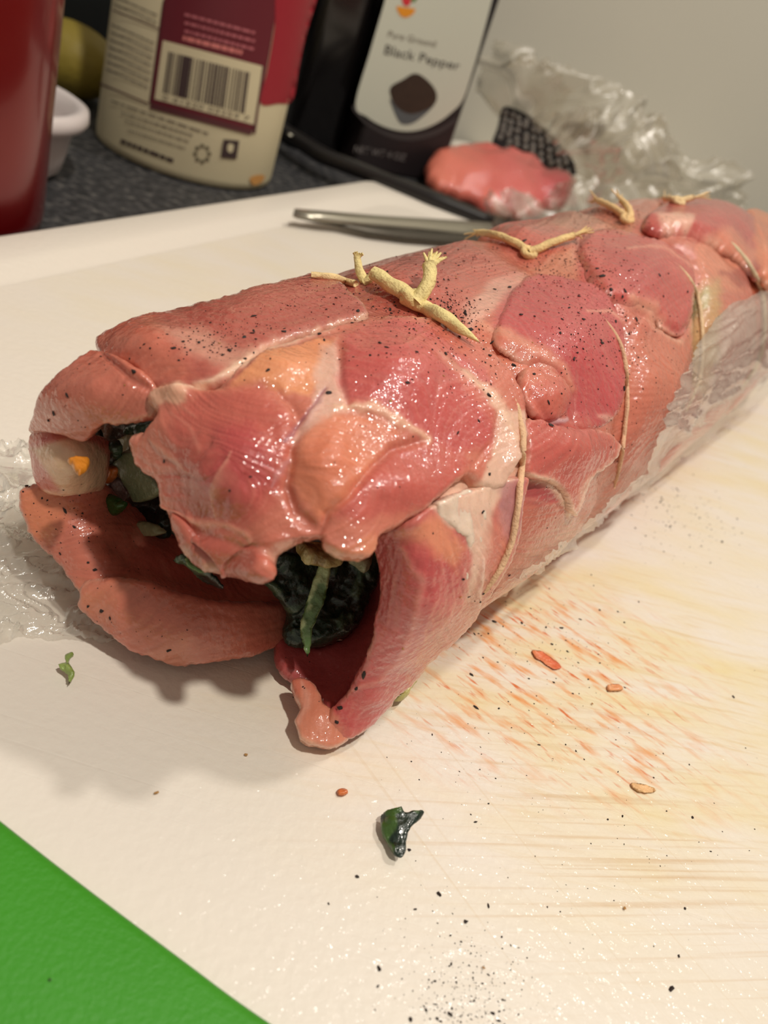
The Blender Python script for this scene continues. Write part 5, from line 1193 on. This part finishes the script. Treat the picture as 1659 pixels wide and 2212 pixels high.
for r_ in range(6):
    for c_i in range(9):
        p_ = pq(np.array([.06+c_i*.11]), np.array([.14+r_*.15]))[0]+rng.randn(2)*1.5
        if not (1080 < p_[0] < 1232 and inside(np.array([p_[0]]), np.array([p_[1]]), [(1088,232),(1160,262),(1200,300),(1240,350),(1238,385),(1180,385),(1120,350),(1066,320)])[0]): continue
        c0 = pcst(np.array([p_[0]]), np.array([p_[1]]))[0]; r0 = .018; a = np.cross(nn_p, [0, 0, 1.]); a /= np.linalg.norm(a); b = np.cross(nn_p, a); V = []; Fc = []
        for i, (q, h0) in enumerate([(1, 0), (.8, .5), (.4, .85), (0.02, 1)]):
            for k in range(10): an = 2*math.pi*k/10; V.append(c0+r0*q*(math.cos(an)*a+math.sin(an)*b)+nn_p*r0*h0)
        Fc = [(i*10+k, i*10+(k+1) % 10, (i+1)*10+(k+1) % 10, (i+1)*10+k) for i in range(3) for k in range(10)]; lst.append((np.array(V), Fc))
o = pillow('absorbent_pad', [(1212,272),(1258,262),(1312,272),(1300,292),(1282,312),(1270,332),(1252,322),(1234,298)], .03, 10, ctrl=[(x, y, ('y', 6.3)) for x, y in ((1212,272),(1312,272),(1270,332),(1258,262),(1234,298))], auto=False, mat_=bpy.data.materials['pad_black'], parent=tray, painter=lambda px, py, P: (np.zeros((len(px), 3)), .02*fbm(P, 4, 3, 2)), keep=False, seed=77, label='dark crumpled corner of the pad')
V, Fc = merge(lst); o = obj('pad_beads', V, Fc, mat('wet_bead', (150, 146, 140), rough=.12, coat=1, coat_rough=.05), parent=tray); o['kind'] = 'stuff'

wrap = thing('plastic_bag', 'crumpled clear plastic packaging heaped behind the meat roll', 'plastic wrap', (*at_z(1300., 400., ZK)[:2]*.75, ZK))
def wr(pts, y, T, rid, rs, sd, label=None, zz=None):
    n_ = len(pts); cx_ = np.mean([p_[0] for p_ in pts]); cy_ = np.mean([p_[1] for p_ in pts])
    ct = [(p_[0], p_[1], ('y', y+.25)) for p_ in pts]+[(cx_, cy_, ('y', y))]
    return sheet('film_fold', pts, ct, M_film_bg, wrap, rid, rs, 5, label=label, seed=sd, ang=rng.rand()*90-30, str_=1.6, ragged=6)
wr([(1040,140),(1060,100),(1100,90),(1150,108),(1195,150),(1210,200),(1190,240),(1130,240),(1080,225),(1050,190)], 6.0, 0, .14, 50, 1, 'upper left fold')
wr([(1150,150),(1230,148),(1320,160),(1385,195),(1404,240),(1396,300),(1380,360),(1340,440),(1270,440),(1245,370),(1205,295),(1140,236)], 5.9, 0, .14, 70, 2, 'broad middle fold')
wr([(1190,250),(1300,230),(1400,260),(1440,270),(1448,330),(1440,420),(1400,470),(1280,470),(1262,400),(1220,320)], 5.5, 0, .16, 55, 3, 'nearer crease in the middle')
wr([(1390,260),(1430,255),(1450,300),(1500,330),(1560,345),(1606,380),(1600,450),(1560,500),(1430,480),(1380,400)], 5.7, 0, .12, 50, 4, 'low fold at the right')
wr([(1045,500),(1042,465),(1060,440),(1100,430),(1150,436),(1200,450),(1215,480),(1150,500),(1090,510)], 4.75, 0, .10, 40, 5, 'shiny bubble beside the scissors')
wr([(1170,430),(1240,390),(1300,380),(1400,400),(1500,430),(1480,500),(1300,500),(1180,490)], 5.2, 0, .10, 50, 6)
